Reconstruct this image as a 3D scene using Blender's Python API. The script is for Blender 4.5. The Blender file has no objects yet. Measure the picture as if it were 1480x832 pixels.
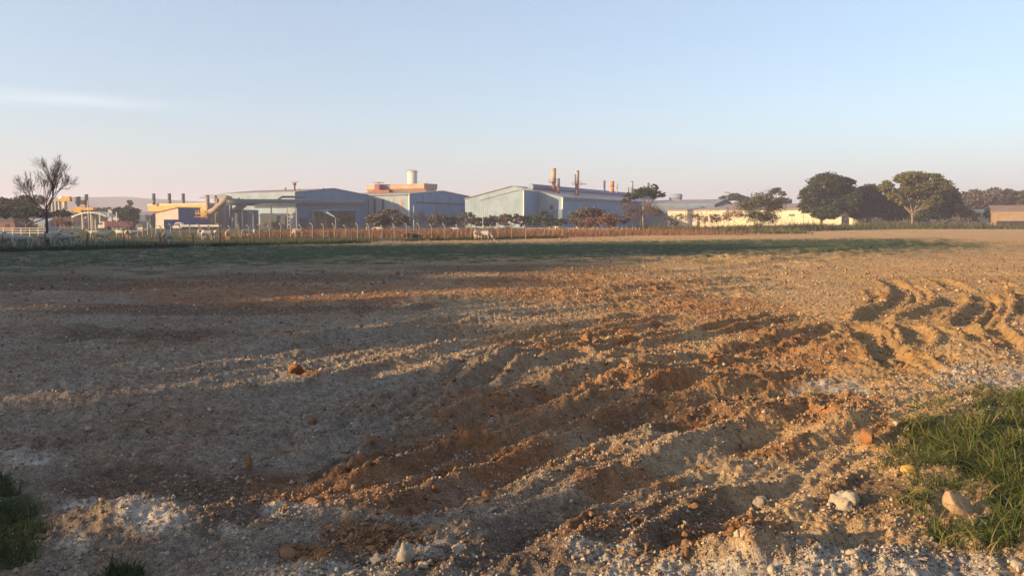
import bpy, bmesh, math, random
import numpy as np
from mathutils import Vector, Matrix, Quaternion
R = math.radians
rng = random.Random(7)
nr = np.random.RandomState(11)
S = bpy.context.scene
COL = S.collection

# ---------------------------------------------------------------- camera
F_PX, CX, CY, HORIZON = 1161.0, 740.0, 416.0, 321.0     # photograph pixels (1480 x 832)
CAM_H = 2.6
PITCH = math.atan((CY - HORIZON) / F_PX)
cam_d = bpy.data.cameras.new('camera'); cam = bpy.data.objects.new('camera', cam_d); COL.objects.link(cam)
cam.location = (0, 0, CAM_H); cam.rotation_euler = (math.pi / 2 - PITCH, 0, 0)
cam_d.sensor_width = 36.0; cam_d.lens = 36.0 * F_PX / 1480.0
cam_d.clip_start = 0.1; cam_d.clip_end = 6000
S.camera = cam

# ---------------------------------------------------------------- light
SUN_EL = R(13)
SUN_AZ = (-0.92, -0.39)                                  # horizontal direction towards the sun
_n = math.hypot(*SUN_AZ); SUN_AZ = (SUN_AZ[0] / _n, SUN_AZ[1] / _n)
SUN_DIR = Vector((SUN_AZ[0] * math.cos(SUN_EL), SUN_AZ[1] * math.cos(SUN_EL), math.sin(SUN_EL)))
sun_d = bpy.data.lights.new('sun', 'SUN'); sun = bpy.data.objects.new('sun', sun_d); COL.objects.link(sun)
sun.rotation_euler = SUN_DIR.to_track_quat('Z', 'Y').to_euler(); sun.location = (-60, -30, 60)
sun_d.energy = 5.0; sun_d.angle = R(0.5); sun_d.color = (1.0, 0.66, 0.32)
W_ = bpy.data.worlds.new('World'); S.world = W_; W_.use_nodes = True
nt = W_.node_tree; nt.nodes.clear()
wo = nt.nodes.new('ShaderNodeOutputWorld'); bg = nt.nodes.new('ShaderNodeBackground')
sky = nt.nodes.new('ShaderNodeTexSky'); sky.sky_type = 'NISHITA'; sky.sun_disc = False
sky.sun_elevation = SUN_EL; sky.sun_rotation = math.atan2(SUN_AZ[0], SUN_AZ[1])
sky.air_density = 1.0; sky.dust_density = 2.4; sky.ozone_density = 2.3; sky.altitude = 500
bg.inputs['Strength'].default_value = 0.105
# thin high cirrus: streaks of noise laid out on the sky's own directions
tc = nt.nodes.new('ShaderNodeTexCoord'); mp = nt.nodes.new('ShaderNodeMapping')
mp.inputs['Scale'].default_value = (2.2, 2.2, 34.0)
nz = nt.nodes.new('ShaderNodeTexNoise'); nz.inputs['Scale'].default_value = 2.3; nz.inputs['Detail'].default_value = 6; nz.inputs['Roughness'].default_value = 0.55
rp = nt.nodes.new('ShaderNodeValToRGB'); rp.color_ramp.elements[0].position = 0.36; rp.color_ramp.elements[1].position = 0.80
rp.color_ramp.elements[1].color = (0.15, 0.15, 0.15, 1)
mx = nt.nodes.new('ShaderNodeMix'); mx.data_type = 'RGBA'
mx.inputs['B'].default_value = (9.0, 8.2, 7.8, 1)
nt.links.new(tc.outputs['Generated'], mp.inputs['Vector']); nt.links.new(mp.outputs['Vector'], nz.inputs['Vector'])
nt.links.new(nz.outputs['Fac'], rp.inputs['Fac'])
# ... gathered into one long wisp low in the left of the sky, hardly any elsewhere
m2 = nt.nodes.new('ShaderNodeMapping'); m2.inputs['Scale'].default_value = (1.0, 1.0, 22.0); nt.links.new(tc.outputs['Generated'], m2.inputs['Vector'])
vd = nt.nodes.new('ShaderNodeVectorMath'); vd.operation = 'DISTANCE'; vd.inputs[1].default_value = (-0.53, 0.84, 2.86); nt.links.new(m2.outputs['Vector'], vd.inputs[0])
mr_ = nt.nodes.new('ShaderNodeMapRange'); mr_.interpolation_type = 'SMOOTHSTEP'
for i_, z_ in enumerate((0.02, 0.26, 1.0, 0.05)): mr_.inputs[i_ + 1].default_value = z_
nt.links.new(vd.outputs['Value'], mr_.inputs[0])
ml = nt.nodes.new('ShaderNodeMath'); ml.operation = 'MULTIPLY'; nt.links.new(rp.outputs['Color'], ml.inputs[0]); nt.links.new(mr_.outputs[0], ml.inputs[1]); nt.links.new(ml.outputs[0], mx.inputs['Factor'])
veil = nt.nodes.new('ShaderNodeMix'); veil.data_type = 'RGBA'          # a thin even veil of high cloud pales the blue
veil.inputs['Factor'].default_value = 0.30; veil.inputs['B'].default_value = (2.9, 3.0, 3.2, 1)
nt.links.new(sky.outputs['Color'], veil.inputs['A'])
# evening dust lying low all round the horizon, lavender against the sky
sz_ = nt.nodes.new('ShaderNodeSeparateXYZ'); nt.links.new(tc.outputs['Generated'], sz_.inputs[0])
lo_ = nt.nodes.new('ShaderNodeMapRange'); lo_.interpolation_type = 'SMOOTHSTEP'
for i_, z_ in enumerate((0.0, 0.14, 0.50, 0.0)): lo_.inputs[i_ + 1].default_value = z_
nt.links.new(sz_.outputs[2], lo_.inputs[0])
low = nt.nodes.new('ShaderNodeMix'); low.data_type = 'RGBA'; low.inputs['B'].default_value = (2.75, 2.66, 2.92, 1)
nt.links.new(lo_.outputs[0], low.inputs['Factor']); nt.links.new(veil.outputs['Result'], low.inputs['A']); nt.links.new(low.outputs['Result'], mx.inputs['A']); nt.links.new(mx.outputs['Result'], bg.inputs['Color'])
nt.links.new(bg.outputs['Background'], wo.inputs['Surface'])
S.view_settings.view_transform = 'Standard'; S.view_settings.look = 'None'
S.view_settings.exposure = 1.36; S.view_settings.gamma = 1.0
S.cycles.max_bounces = 5; S.cycles.diffuse_bounces = 3; S.cycles.volume_bounces = 0; S.cycles.transparent_max_bounces = 8
S.cycles.use_denoising = True

# ---------------------------------------------------------------- pixel <-> world
cp, sp = math.cos(PITCH), math.sin(PITCH)
def at(px, py, d):
    """world point seen at photograph pixel (px,py) standing d metres away (world Y = d)"""
    u, v = px - CX, CY - py
    k = d / (F_PX * cp + v * sp)
    return Vector((u * k, d, CAM_H + k * (v * cp - F_PX * sp)))
def on_ground(px, py):
    u, v = px - CX, CY - py
    dz = v * cp - F_PX * sp
    k = -CAM_H / min(dz, -1e-4)
    return Vector((u * k, k * (F_PX * cp + v * sp), 0))
def ground_px(x, y):
    """photograph pixel of ground points (numpy)"""
    yc = np.maximum(y * cp + CAM_H * sp, 0.05); zc = y * sp - CAM_H * cp
    return CX + F_PX * x / yc, CY - F_PX * zc / yc
def depth_of(py): return on_ground(CX, py).y
def X(px, d): return at(px, HORIZON, d).x
def Z(py, d): return at(CX, py, d).z

# ---------------------------------------------------------------- numpy noise
def _hash(ix, iy, seed):
    h = (ix.astype(np.int64) * 374761393 + iy.astype(np.int64) * 668265263 + seed * 2147483647) & 0xFFFFFFFF
    h = ((h ^ (h >> 13)) * 1274126177) & 0xFFFFFFFF
    return ((h ^ (h >> 16)) & 0xFFFFFF) / float(0xFFFFFF)
def vn(x, y, seed=0):
    ix, iy = np.floor(x), np.floor(y); fx, fy = x - ix, y - iy
    fx = fx * fx * fx * (fx * (fx * 6 - 15) + 10); fy = fy * fy * fy * (fy * (fy * 6 - 15) + 10)
    a = _hash(ix, iy, seed); b = _hash(ix + 1, iy, seed); c = _hash(ix, iy + 1, seed); d = _hash(ix + 1, iy + 1, seed)
    return (a + (b - a) * fx) * (1 - fy) + (c + (d - c) * fx) * fy
def fbm(x, y, lam, oct=4, seed=0, gain=0.5):
    x = x / lam; y = y / lam; s = 0.0; amp = 1.0; tot = 0.0
    for o in range(oct):
        s = s + amp * (vn(x, y, seed + o * 17) * 2 - 1); tot += amp
        amp *= gain; x, y = (x * 0.8 - y * 0.6) * 2.03 + 11.3, (x * 0.6 + y * 0.8) * 2.03 - 4.7
    return s / tot
def worley(x, y, lam, seed=0):
    """distance to nearest feature point, 0..~1"""
    x = x / lam; y = y / lam; ix, iy = np.floor(x), np.floor(y); best = np.full(x.shape, 9.0)
    for dx in (-1, 0, 1):
        for dy in (-1, 0, 1):
            jx, jy = ix + dx, iy + dy
            px = jx + _hash(jx, jy, seed); py = jy + _hash(jx, jy, seed + 91)
            best = np.minimum(best, (px - x) ** 2 + (py - y) ** 2)
    return np.sqrt(best)
def sstep(a, b, x):
    t = np.clip((x - a) / (b - a), 0, 1); return t * t * (3 - 2 * t)

# ---------------------------------------------------------------- materials
MATS = {}
def new_mat(name):
    m = bpy.data.materials.new(name); m.use_nodes = True; n = m.node_tree
    return m, n, n.nodes['Principled BSDF']
def N(n, t, **kw):
    o = n.nodes.new(t)
    for k, v in kw.items():
        if k.startswith('_'): setattr(o, k[1:], v)
        else: o.inputs[k.replace('__', ' ')].default_value = v
    return o
def paint(name, c1, c2=None, rough=0.75, scale=0.6, metal=0.0, ribs=None, bump=0.0, streak=True):
    """weathered paint: two tones of noise, vertical rain streaks, optional corrugation ribs (period in m)"""
    if name in MATS: return MATS[name]
    m, n, b = new_mat(name)
    c2 = c2 or tuple(x * 0.72 for x in c1)
    t = N(n, 'ShaderNodeTexCoord'); a = N(n, 'ShaderNodeTexNoise', Scale=scale, Detail=6.0, Roughness=0.6)
    n.links.new(t.outputs['Object'], a.inputs['Vector'])
    mix = N(n, 'ShaderNodeMix', _data_type='RGBA'); mix.inputs['A'].default_value = (*c1, 1); mix.inputs['B'].default_value = (*c2, 1)
    r = N(n, 'ShaderNodeValToRGB'); r.color_ramp.elements[0].position = 0.40; r.color_ramp.elements[1].position = 0.72
    n.links.new(a.outputs['Fac'], r.inputs['Fac']); fac = r.outputs['Color']
    if streak:
        mp_ = N(n, 'ShaderNodeMapping'); mp_.inputs['Scale'].default_value = (1.3, 1.3, 0.06)
        s_ = N(n, 'ShaderNodeTexNoise', Scale=1.0, Detail=4.0); n.links.new(t.outputs['Object'], mp_.inputs['Vector']); n.links.new(mp_.outputs['Vector'], s_.inputs['Vector'])
        r2 = N(n, 'ShaderNodeValToRGB'); r2.color_ramp.elements[0].position = 0.5; r2.color_ramp.elements[1].position = 0.75; r2.color_ramp.elements[1].color = (.7, .7, .7, 1)
        n.links.new(s_.outputs['Fac'], r2.inputs['Fac'])
        mm = N(n, 'ShaderNodeMath', _operation='MAXIMUM'); n.links.new(fac, mm.inputs[0]); n.links.new(r2.outputs['Color'], mm.inputs[1]); fac = mm.outputs[0]
    n.links.new(fac, mix.inputs['Factor']); n.links.new(mix.outputs['Result'], b.inputs['Base Color'])
    b.inputs['Roughness'].default_value = rough; b.inputs['Metallic'].default_value = metal
    b.inputs['Specular IOR Level'].default_value = 0.25
    if ribs:
        sx = N(n, 'ShaderNodeSeparateXYZ'); n.links.new(t.outputs['Object'], sx.inputs[0])
        ad = N(n, 'ShaderNodeMath', _operation='ADD'); n.links.new(sx.outputs[0], ad.inputs[0]); n.links.new(sx.outputs[1], ad.inputs[1])
        mu = N(n, 'ShaderNodeMath', _operation='MULTIPLY'); mu.inputs[1].default_value = 2 * math.pi / ribs; n.links.new(ad.outputs[0], mu.inputs[0])
        si = N(n, 'ShaderNodeMath', _operation='SINE'); n.links.new(mu.outputs[0], si.inputs[0])
        bp = N(n, 'ShaderNodeBump', Strength=0.5, Distance=0.06); n.links.new(si.outputs[0], bp.inputs['Height']); n.links.new(bp.outputs[0], b.inputs['Normal'])
    elif bump:
        bp = N(n, 'ShaderNodeBump', Strength=0.6, Distance=bump); n.links.new(a.outputs['Fac'], bp.inputs['Height']); n.links.new(bp.outputs[0], b.inputs['Normal'])
    MATS[name] = m; return m
def bits(name, cols, rough=0.9, transl=0.0, noise=0.0):
    """material for a mesh of many small pieces: each piece takes its own tone"""
    if name in MATS: return MATS[name]
    m, n, b = new_mat(name)
    g = N(n, 'ShaderNodeNewGeometry'); r = N(n, 'ShaderNodeValToRGB'); r.color_ramp.interpolation = 'LINEAR'
    el = r.color_ramp.elements
    while len(el) < len(cols): el.new(0.5)
    for i, c in enumerate(cols): el[i].position = i / max(1, len(cols) - 1); el[i].color = (*c, 1)
    n.links.new(g.outputs['Random Per Island'], r.inputs['Fac']); out = r.outputs['Color']
    if noise:
        t = N(n, 'ShaderNodeTexCoord'); a = N(n, 'ShaderNodeTexNoise', Scale=noise, Detail=5.0, Roughness=0.7)
        n.links.new(t.outputs['Object'], a.inputs['Vector'])
        mr = N(n, 'ShaderNodeMapRange'); mr.inputs[1].default_value = 0.3; mr.inputs[2].default_value = 0.7; mr.inputs[3].default_value = 0.6; mr.inputs[4].default_value = 1.25
        n.links.new(a.outputs['Fac'], mr.inputs[0])
        mx_ = N(n, 'ShaderNodeMix', _data_type='RGBA', _blend_type='MULTIPLY'); mx_.inputs['Factor'].default_value = 1
        n.links.new(out, mx_.inputs['A']); n.links.new(mr.outputs[0], mx_.inputs['B']); out = mx_.outputs['Result']
        bp = N(n, 'ShaderNodeBump', Strength=0.5, Distance=0.3 / noise); n.links.new(a.outputs['Fac'], bp.inputs['Height']); n.links.new(bp.outputs[0], b.inputs['Normal'])
    n.links.new(out, b.inputs['Base Color']); b.inputs['Roughness'].default_value = rough
    b.inputs['Specular IOR Level'].default_value = 0.2
    if transl:
        tr = N(n, 'ShaderNodeBsdfTranslucent'); n.links.new(out, tr.inputs['Color'])
        ms = N(n, 'ShaderNodeMixShader'); ms.inputs[0].default_value = transl
        n.links.new(b.outputs[0], ms.inputs[1]); n.links.new(tr.outputs[0], ms.inputs[2]); n.links.new(ms.outputs[0], n.nodes['Material Output'].inputs['Surface'])
    MATS[name] = m; return m

# ---------------------------------------------------------------- objects
def link(name, me, mat, parent=None):
    o = bpy.data.objects.new(name, me); COL.objects.link(o)
    for q in (mat if isinstance(mat, (list, tuple)) else [mat]): me.materials.append(q)
    if parent: o.parent = parent
    return o
def tag(o, label=None, cat=None, group=None, kind=None):
    if label: o['label'] = label
    if cat: o['category'] = cat
    if group: o['group'] = group
    if kind: o['kind'] = kind
    return o
def empty(name, loc, label, cat, rz=0.0, group=None):
    o = bpy.data.objects.new(name, None); COL.objects.link(o); o.location = loc; o.rotation_euler = (0, 0, rz); o.empty_display_size = 0.5
    return tag(o, label, cat, group)
def np_mesh(name, V, Fq, smooth=False, cols=None):
    """V (n,3); Fq list of arrays (m,k) of equal k each"""
    me = bpy.data.meshes.new(name); V = np.asarray(V, np.float32)
    me.vertices.add(len(V)); me.vertices.foreach_set('co', V.ravel())
    if not isinstance(Fq, list): Fq = [Fq]
    nl = sum(f.size for f in Fq); npoly = sum(len(f) for f in Fq)
    me.loops.add(nl); me.loops.foreach_set('vertex_index', np.concatenate([f.ravel() for f in Fq]).astype(np.int32))
    starts = []; s = 0
    for f in Fq:
        starts.append(s + np.arange(len(f)) * f.shape[1]); s += f.size
    me.polygons.add(npoly); me.polygons.foreach_set('loop_start', np.concatenate(starts).astype(np.int32))
    if smooth: me.polygons.foreach_set('use_smooth', np.ones(npoly, bool))
    for k, a in (cols or {}).items():
        at_ = me.attributes.new(k, 'FLOAT_COLOR', 'POINT'); at_.data.foreach_set('color', np.asarray(a, np.float32).ravel())
    me.update(calc_edges=True); me.validate()
    return me
class MB:
    """collects shapes in local coordinates; build() links them as one mesh object"""
    def __init__(s): s.v = []; s.f = []; s.sm = []
    def add(s, vs, fs, smooth=False):
        b = len(s.v); s.v += [tuple(v) for v in vs]; s.f += [tuple(i + b for i in f) for f in fs]; s.sm += [smooth] * len(fs); return s
    def box(s, a, b, rz=0.0, c=None):
        (x0, y0, z0), (x1, y1, z1) = a, b
        vs = [Vector(p) for p in ((x0, y0, z0), (x1, y0, z0), (x1, y1, z0), (x0, y1, z0), (x0, y0, z1), (x1, y0, z1), (x1, y1, z1), (x0, y1, z1))]
        if rz:
            m = Matrix.Rotation(rz, 3, 'Z'); c = Vector(c or ((x0 + x1) / 2, (y0 + y1) / 2, 0)); vs = [m @ (v - c) + c for v in vs]
        return s.add(vs, [(0, 3, 2, 1), (4, 5, 6, 7), (0, 1, 5, 4), (1, 2, 6, 5), (2, 3, 7, 6), (3, 0, 4, 7)])
    def tube(s, pts, rad, n=8, caps=True):
        pts = [Vector(p) for p in pts]; rad = rad if isinstance(rad, (list, tuple)) else [rad] * len(pts)
        vs = []; prev = None
        for i, p in enumerate(pts):
            t = (pts[min(i + 1, len(pts) - 1)] - pts[max(i - 1, 0)]); t = t.normalized() if t.length > 1e-9 else Vector((0, 0, 1))
            if prev is None: x = t.orthogonal().normalized()
            else:
                x = prev - t * prev.dot(t); x = x.normalized() if x.length > 1e-6 else t.orthogonal().normalized()
            prev = x; y = t.cross(x)
            for k in range(n):
                a = 2 * math.pi * k / n; vs.append(p + (x * math.cos(a) + y * math.sin(a)) * rad[i])
        fs = []
        for i in range(len(pts) - 1):
            for k in range(n): fs.append((i * n + k, i * n + (k + 1) % n, (i + 1) * n + (k + 1) % n, (i + 1) * n + k))
        s.add(vs, fs, True)
        if caps:
            b = len(s.v) - len(vs); s.f += [tuple(b + k for k in range(n))[::-1], tuple(b + (len(pts) - 1) * n + k for k in range(n))]; s.sm += [False, False]
        return s
    def cyl(s, x, y, z0, z1, r0, r1=None, n=14): return s.tube([(x, y, z0), (x, y, z1)], [r0, r0 if r1 is None else r1], n)
    def prism(s, prof, a0, a1, axis='x'):
        """profile (p,z) in the plane across the axis, extruded from a0 to a1"""
        n = len(prof); P = (lambda a, p, z: (a, p, z)) if axis == 'x' else (lambda a, p, z: (p, a, z))
        vs = [P(a0, *q) for q in prof] + [P(a1, *q) for q in prof]
        return s.add(vs, [(i, (i + 1) % n, n + (i + 1) % n, n + i) for i in range(n)] + [tuple(range(n))[::-1], tuple(range(n, 2 * n))])
    def build(s, name, mat, parent=None):
        me = bpy.data.meshes.new(name); me.from_pydata([tuple(v) for v in s.v], [], s.f)
        me.polygons.foreach_set('use_smooth', s.sm); me.update()
        bm = bmesh.new(); bm.from_mesh(me); bmesh.ops.recalc_face_normals(bm, faces=bm.faces); bm.to_mesh(me); bm.free()
        return link(name, me, mat, parent)
# ================================================================ GROUND
def dens(pts, step=0.25):
    """px polyline -> dense smooth world polyline (n,2) with arc length"""
    P = [on_ground(*p) for p in pts]; P = np.array([(p.x, p.y) for p in P])
    out = []
    for i in range(len(P) - 1):
        p0, p1, p2, p3 = P[max(i - 1, 0)], P[i], P[i + 1], P[min(i + 2, len(P) - 1)]
        k = max(2, int(np.hypot(*(p2 - p1)) / step)); t = np.linspace(0, 1, k, endpoint=False)[:, None]
        out.append(0.5 * ((2 * p1) + (-p0 + p2) * t + (2 * p0 - 5 * p1 + 4 * p2 - p3) * t ** 2 + (-p0 + 3 * p1 - 3 * p2 + p3) * t ** 3))
    out.append(P[-1:]); return np.concatenate(out)
# name, px polyline, half width (m), depth, berm, roughness
RUTS = [
    ('dirt', [(330, 722), (420, 690), (500, 657), (601, 627), (682, 603), (784, 570), (850, 549), (940, 532), (1040, 514), (1130, 495), (1225, 470)], 0.30, 0.13, 0.13),
    ('haul', [(300, 700), (400, 672), (500, 638), (588, 590), (660, 566), (740, 535), (830, 513), (930, 497), (1040, 476), (1140, 456)], 0.20, 0.06, 0.14),
    ('haul', [(440, 640), (540, 598), (611, 566), (690, 530), (760, 506), (850, 488), (960, 470)], 0.18, 0.05, 0.10),
    ('haul', [(480, 730), (590, 685), (645, 668), (743, 634), (804, 612), (865, 586), (950, 566), (1060, 548), (1180, 538), (1290, 536)], 0.20, 0.05, 0.15),
    ('haul', [(560, 745), (690, 690), (804, 645), (890, 618), (985, 592), (1080, 572), (1180, 560), (1300, 552)], 0.36, 0.13, 0.10),
    ('haul', [(600, 775), (700, 730), (800, 692), (872, 662), (939, 638), (1010, 612), (1090, 590), (1180, 576)], 0.20, 0.06, 0.13),
    ('haul', [(560, 740), (650, 705), (720, 681), (797, 664), (870, 640)], 0.12, 0.04, 0.05),
    ('haul', [(700, 800), (810, 735), (930, 690), (1024, 660), (1115, 624), (1200, 596)], 0.34, 0.12, 0.10),
    ('haul', [(840, 790), (930, 735), (1010, 700), (1122, 668), (1216, 636), (1290, 610)], 0.20, 0.06, 0.12),
    ('haul', [(960, 800), (1040, 745), (1130, 700), (1200, 668), (1260, 640)], 0.22, 0.07, 0.06),
    ('dirt', [(1010, 800), (1060, 780), (1110, 764), (1170, 752)], 0.25, 0.05, 0.12),
    ('soft', [(-60, 562), (60, 553), (200, 541), (310, 523), (420, 508), (560, 480), (700, 462)], 0.35, 0.06, 0.07),
    ('soft', [(-60, 575), (80, 567), (220, 555), (330, 538), (440, 522), (580, 494), (720, 474)], 0.30, 0.06, 0.06),
    ('soft', [(-40, 505), (120, 500), (260, 490), (420, 470), (600, 440), (820, 425)], 0.55, 0.06, 0.07),
    ('soft', [(60, 690), (200, 668), (330, 660), (440, 640)], 0.40, 0.07, 0.05),
    ('soft', [(-20, 720), (120, 690), (260, 684), (390, 676), (470, 655)], 0.30, 0.05, 0.06),
    ('soft', [(-20, 600), (150, 588), (300, 580), (430, 562), (560, 534)], 0.30, 0.05, 0.06),
    ('soft', [(420, 560), (520, 545), (600, 528), (680, 505), (800, 485), (950, 455)], 0.35, 0.05, 0.08),
    ('soft', [(350, 520), (470, 500), (600, 475), (760, 452), (950, 432), (1140, 415)], 0.4, 0.06, 0.09),
    ('soft', [(560, 455), (720, 438), (900, 420), (1100, 402)], 0.5, 0.07, 0.10),
    ('soft', [(600, 418), (800, 405), (1000, 395), (1200, 372)], 0.9, 0.10, 0.10),
    ('soft', [(900, 380), (1050, 373), (1180, 366), (1330, 352)], 1.2, 0.18, 0.14),
    ('wet', [(1280, 404), (1304, 416), (1306, 430), (1290, 444), (1268, 456), (1256, 468)], 0.42, 0.22, 0.13),
    ('wet', [(1240, 470), (1254, 484), (1272, 504), (1292, 522), (1306, 534)], 0.34, 0.20, 0.13),
    ('wet', [(1314, 410), (1330, 422), (1330, 434), (1318, 446)], 0.28, 0.20, 0.11),
    ('wet', [(1350, 403), (1372, 410), (1390, 420)], 0.40, 0.17, 0.12),
    ('wet', [(1386, 432), (1366, 444), (1340, 456), (1318, 464)], 0.42, 0.18, 0.13),
    ('wet', [(1414, 424), (1424, 436), (1418, 450), (1404, 464), (1396, 474)], 0.36, 0.21, 0.13),
    ('wet', [(1446, 432), (1446, 446), (1432, 462), (1426, 474)], 0.26, 0.20, 0.12),
    ('wet', [(1428, 470), (1444, 486), (1464, 504)], 0.26, 0.19, 0.12),
    ('wet', [(1474, 420), (1488, 436), (1478, 456)], 0.34, 0.18, 0.12),
    ('wet', [(1306, 470), (1322, 480), (1328, 494), (1314, 504)], 0.28, 0.19, 0.11),
    ('wet', [(1284, 484), (1292, 496), (1294, 508)], 0.16, 0.13, 0.08),
    ('wet', [(1378, 474), (1404, 484), (1424, 494)], 0.28, 0.15, 0.11),
    ('wet', [(1310, 516), (1336, 532), (1376, 540)], 0.25, 0.14, 0.09),
    ('wet', [(1436, 406), (1462, 414)], 0.22, 0.12, 0.09), ('wet', [(1256, 420), (1268, 432), (1262, 444)], 0.22, 0.06, 0.08),
]
RUTS = [(k, dens(p), w, d, b) for k, p, w, d, b in RUTS]
LUGS = dens([(40, 640), (130, 630), (230, 622), (330, 619), (420, 622)], 0.1)

def rut_field(x, y, sel=None):
    """height from the ruts and 0..1 masks (haul berms, wet tracks)"""
    h = np.zeros_like(x); mh = np.zeros_like(x); mw = np.zeros_like(x); bot = np.zeros_like(x); up = np.zeros_like(x)
    wob = fbm(x, y, 0.9, 4, 5) * 0.11
    rough = 1 + 0.7 * fbm(x, y, 0.7, 3, 8)
    for k, P, w, d, b in RUTS:
        ex = 4 * w + 0.4
        ix = np.where((x > P[:, 0].min() - ex) & (x < P[:, 0].max() + ex) & (y > P[:, 1].min() - ex) & (y < P[:, 1].max() + ex))[0]
        if not len(ix): continue
        xs, ys = x[ix], y[ix]; best = np.full(len(ix), 1e9); sid = np.zeros(len(ix)); tt = np.zeros(len(ix))
        for j in range(len(P) - 1):
            a, c = P[j], P[j + 1]; e = c - a; L2 = max(float(e @ e), 1e-9)
            t0 = ((xs - a[0]) * e[0] + (ys - a[1]) * e[1]) / L2
            t = np.clip(t0, 0, 1); dd = (xs - a[0] - t * e[0]) ** 2 + (ys - a[1] - t * e[1]) ** 2
            m = dd < best; best[m] = dd[m]; sid[m] = np.sign(e[0] * (ys - a[1]) - e[1] * (xs - a[0]))[m]; tt[m] = (j + t)[m]
        dist = np.sqrt(best) + wob[ix] * (1.0 if k != 'wet' else 0.5)
        q = dist / w
        n = len(P) - 1; fade = sstep(0, 0.08 * n, tt) * sstep(0, 0.08 * n, n - tt)
        fade = fade * (0.75 + 0.5 * vn(tt * 0.35, sid * 3.1 + 7, 3))
        trough = 1 - sstep(0.55, 1.15, q) if k == 'wet' else np.exp(-(q / 0.8) ** 2)
        berm = np.exp(-((q - 1.5) / 0.45) ** 2) if k != 'wet' else np.exp(-((q - 1.32) / 0.30) ** 2) * (0.55 + 0.6 * rough[ix])
        if k != 'wet': berm = berm * rough[ix]
        sc_ = {'haul': (1.0, .85), 'dirt': (1.0, .80), 'soft': (1.1, .9), 'wet': (.58, .46)}[k]
        h[ix] -= fade * d * sc_[0] * trough; up[ix] = np.maximum(up[ix], fade * b * sc_[1] * berm)
        if k == 'dirt': mh[ix] = np.maximum(mh[ix], fade * np.exp(-((q - 1.1) / 1.3) ** 2))
        if k == 'wet': mw[ix] = np.maximum(mw[ix], np.exp(-(q / 2.2) ** 2))
        bot[ix] = np.maximum(bot[ix], fade * trough)
    h += up
    # lug prints of a tractor tyre
    P = LUGS; ix = np.where((x > P[:, 0].min() - 1) & (x < P[:, 0].max() + 1) & (y > P[:, 1].min() - 1) & (y < P[:, 1].max() + 1))[0]
    if len(ix):
        xs, ys = x[ix], y[ix]; D = np.full(len(ix), 1e9); sl = np.zeros(len(ix)); acc = 0
        for j in range(len(P) - 1):
            a, c = P[j], P[j + 1]; e = c - a; L = float(np.hypot(*e)); t = np.clip(((xs - a[0]) * e[0] + (ys - a[1]) * e[1]) / L ** 2, 0, 1)
            dd = np.hypot(xs - a[0] - t * e[0], ys - a[1] - t * e[1]); m = dd < D; D[m] = dd[m]; sl[m] = (acc + t * L)[m]; acc += L
        lug = np.clip(np.sin(2 * math.pi * (sl + D * 0.4) / 0.24) * 2.0, -1, 1)
        h[ix] += (0.035 * lug) * (1 - sstep(0.14, 0.30, D)) * (0.6 + 0.6 * vn(sl, sl * 0, 4)) - 0.03 * (1 - sstep(0.2, 0.5, D))
    return h, mh, mw, bot

def blob(px, py, cx, cy, rx, ry, nzv, soft=0.35):
    q = np.sqrt(((px - cx) / rx) ** 2 + ((py - cy) / ry) ** 2) + nzv * 0.45
    return 1 - sstep(1 - soft, 1 + soft, q)
MOUNDS = [  # px centre, radius m across/along, height
    (225, 752, .62, .42, .16), (30, 672, .30, .22, .12), (520, 775, .55, .22, .10), (1060, 782, .50, .30, .17), (1040, 592, 1.0, .5, .18), (860, 520, 1.3, .6, .16),
    (700, 535, 1.2, .6, .18), (620, 575, .9, .5, .14), (900, 545, .8, .5, .16), (1180, 505, 1.0, .7, .15), (1400, 515, 1.0, .5, .15), (1215, 610, .8, .4, .12), (560, 640, .6, .3, .10),
    (60, 480, 1.6, .8, .12), (430, 540, .5, .3, .08), (180, 505, 1.3, .6, .14), (480, 490, 1.2, .7, .13), (330, 500, 1.0, .5, .10), (1365, 690, .6, .6, .06),
    (1100, 815, .9, .25, .14), (480, 835, .7, .2, .07), (960, 640, .9, .4, .08), (780, 770, .7, .3, .07), (1240, 372, 3.0, 2.5, .28), (1080, 377, 3.0, 2.5, .25), (1330, 349, 6, 4, .3), (1180, 385, 2, 2, .2)]
MOUNDS = [(on_ground(a, b), c, d, e) for a, b, c, d, e in MOUNDS]
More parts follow.
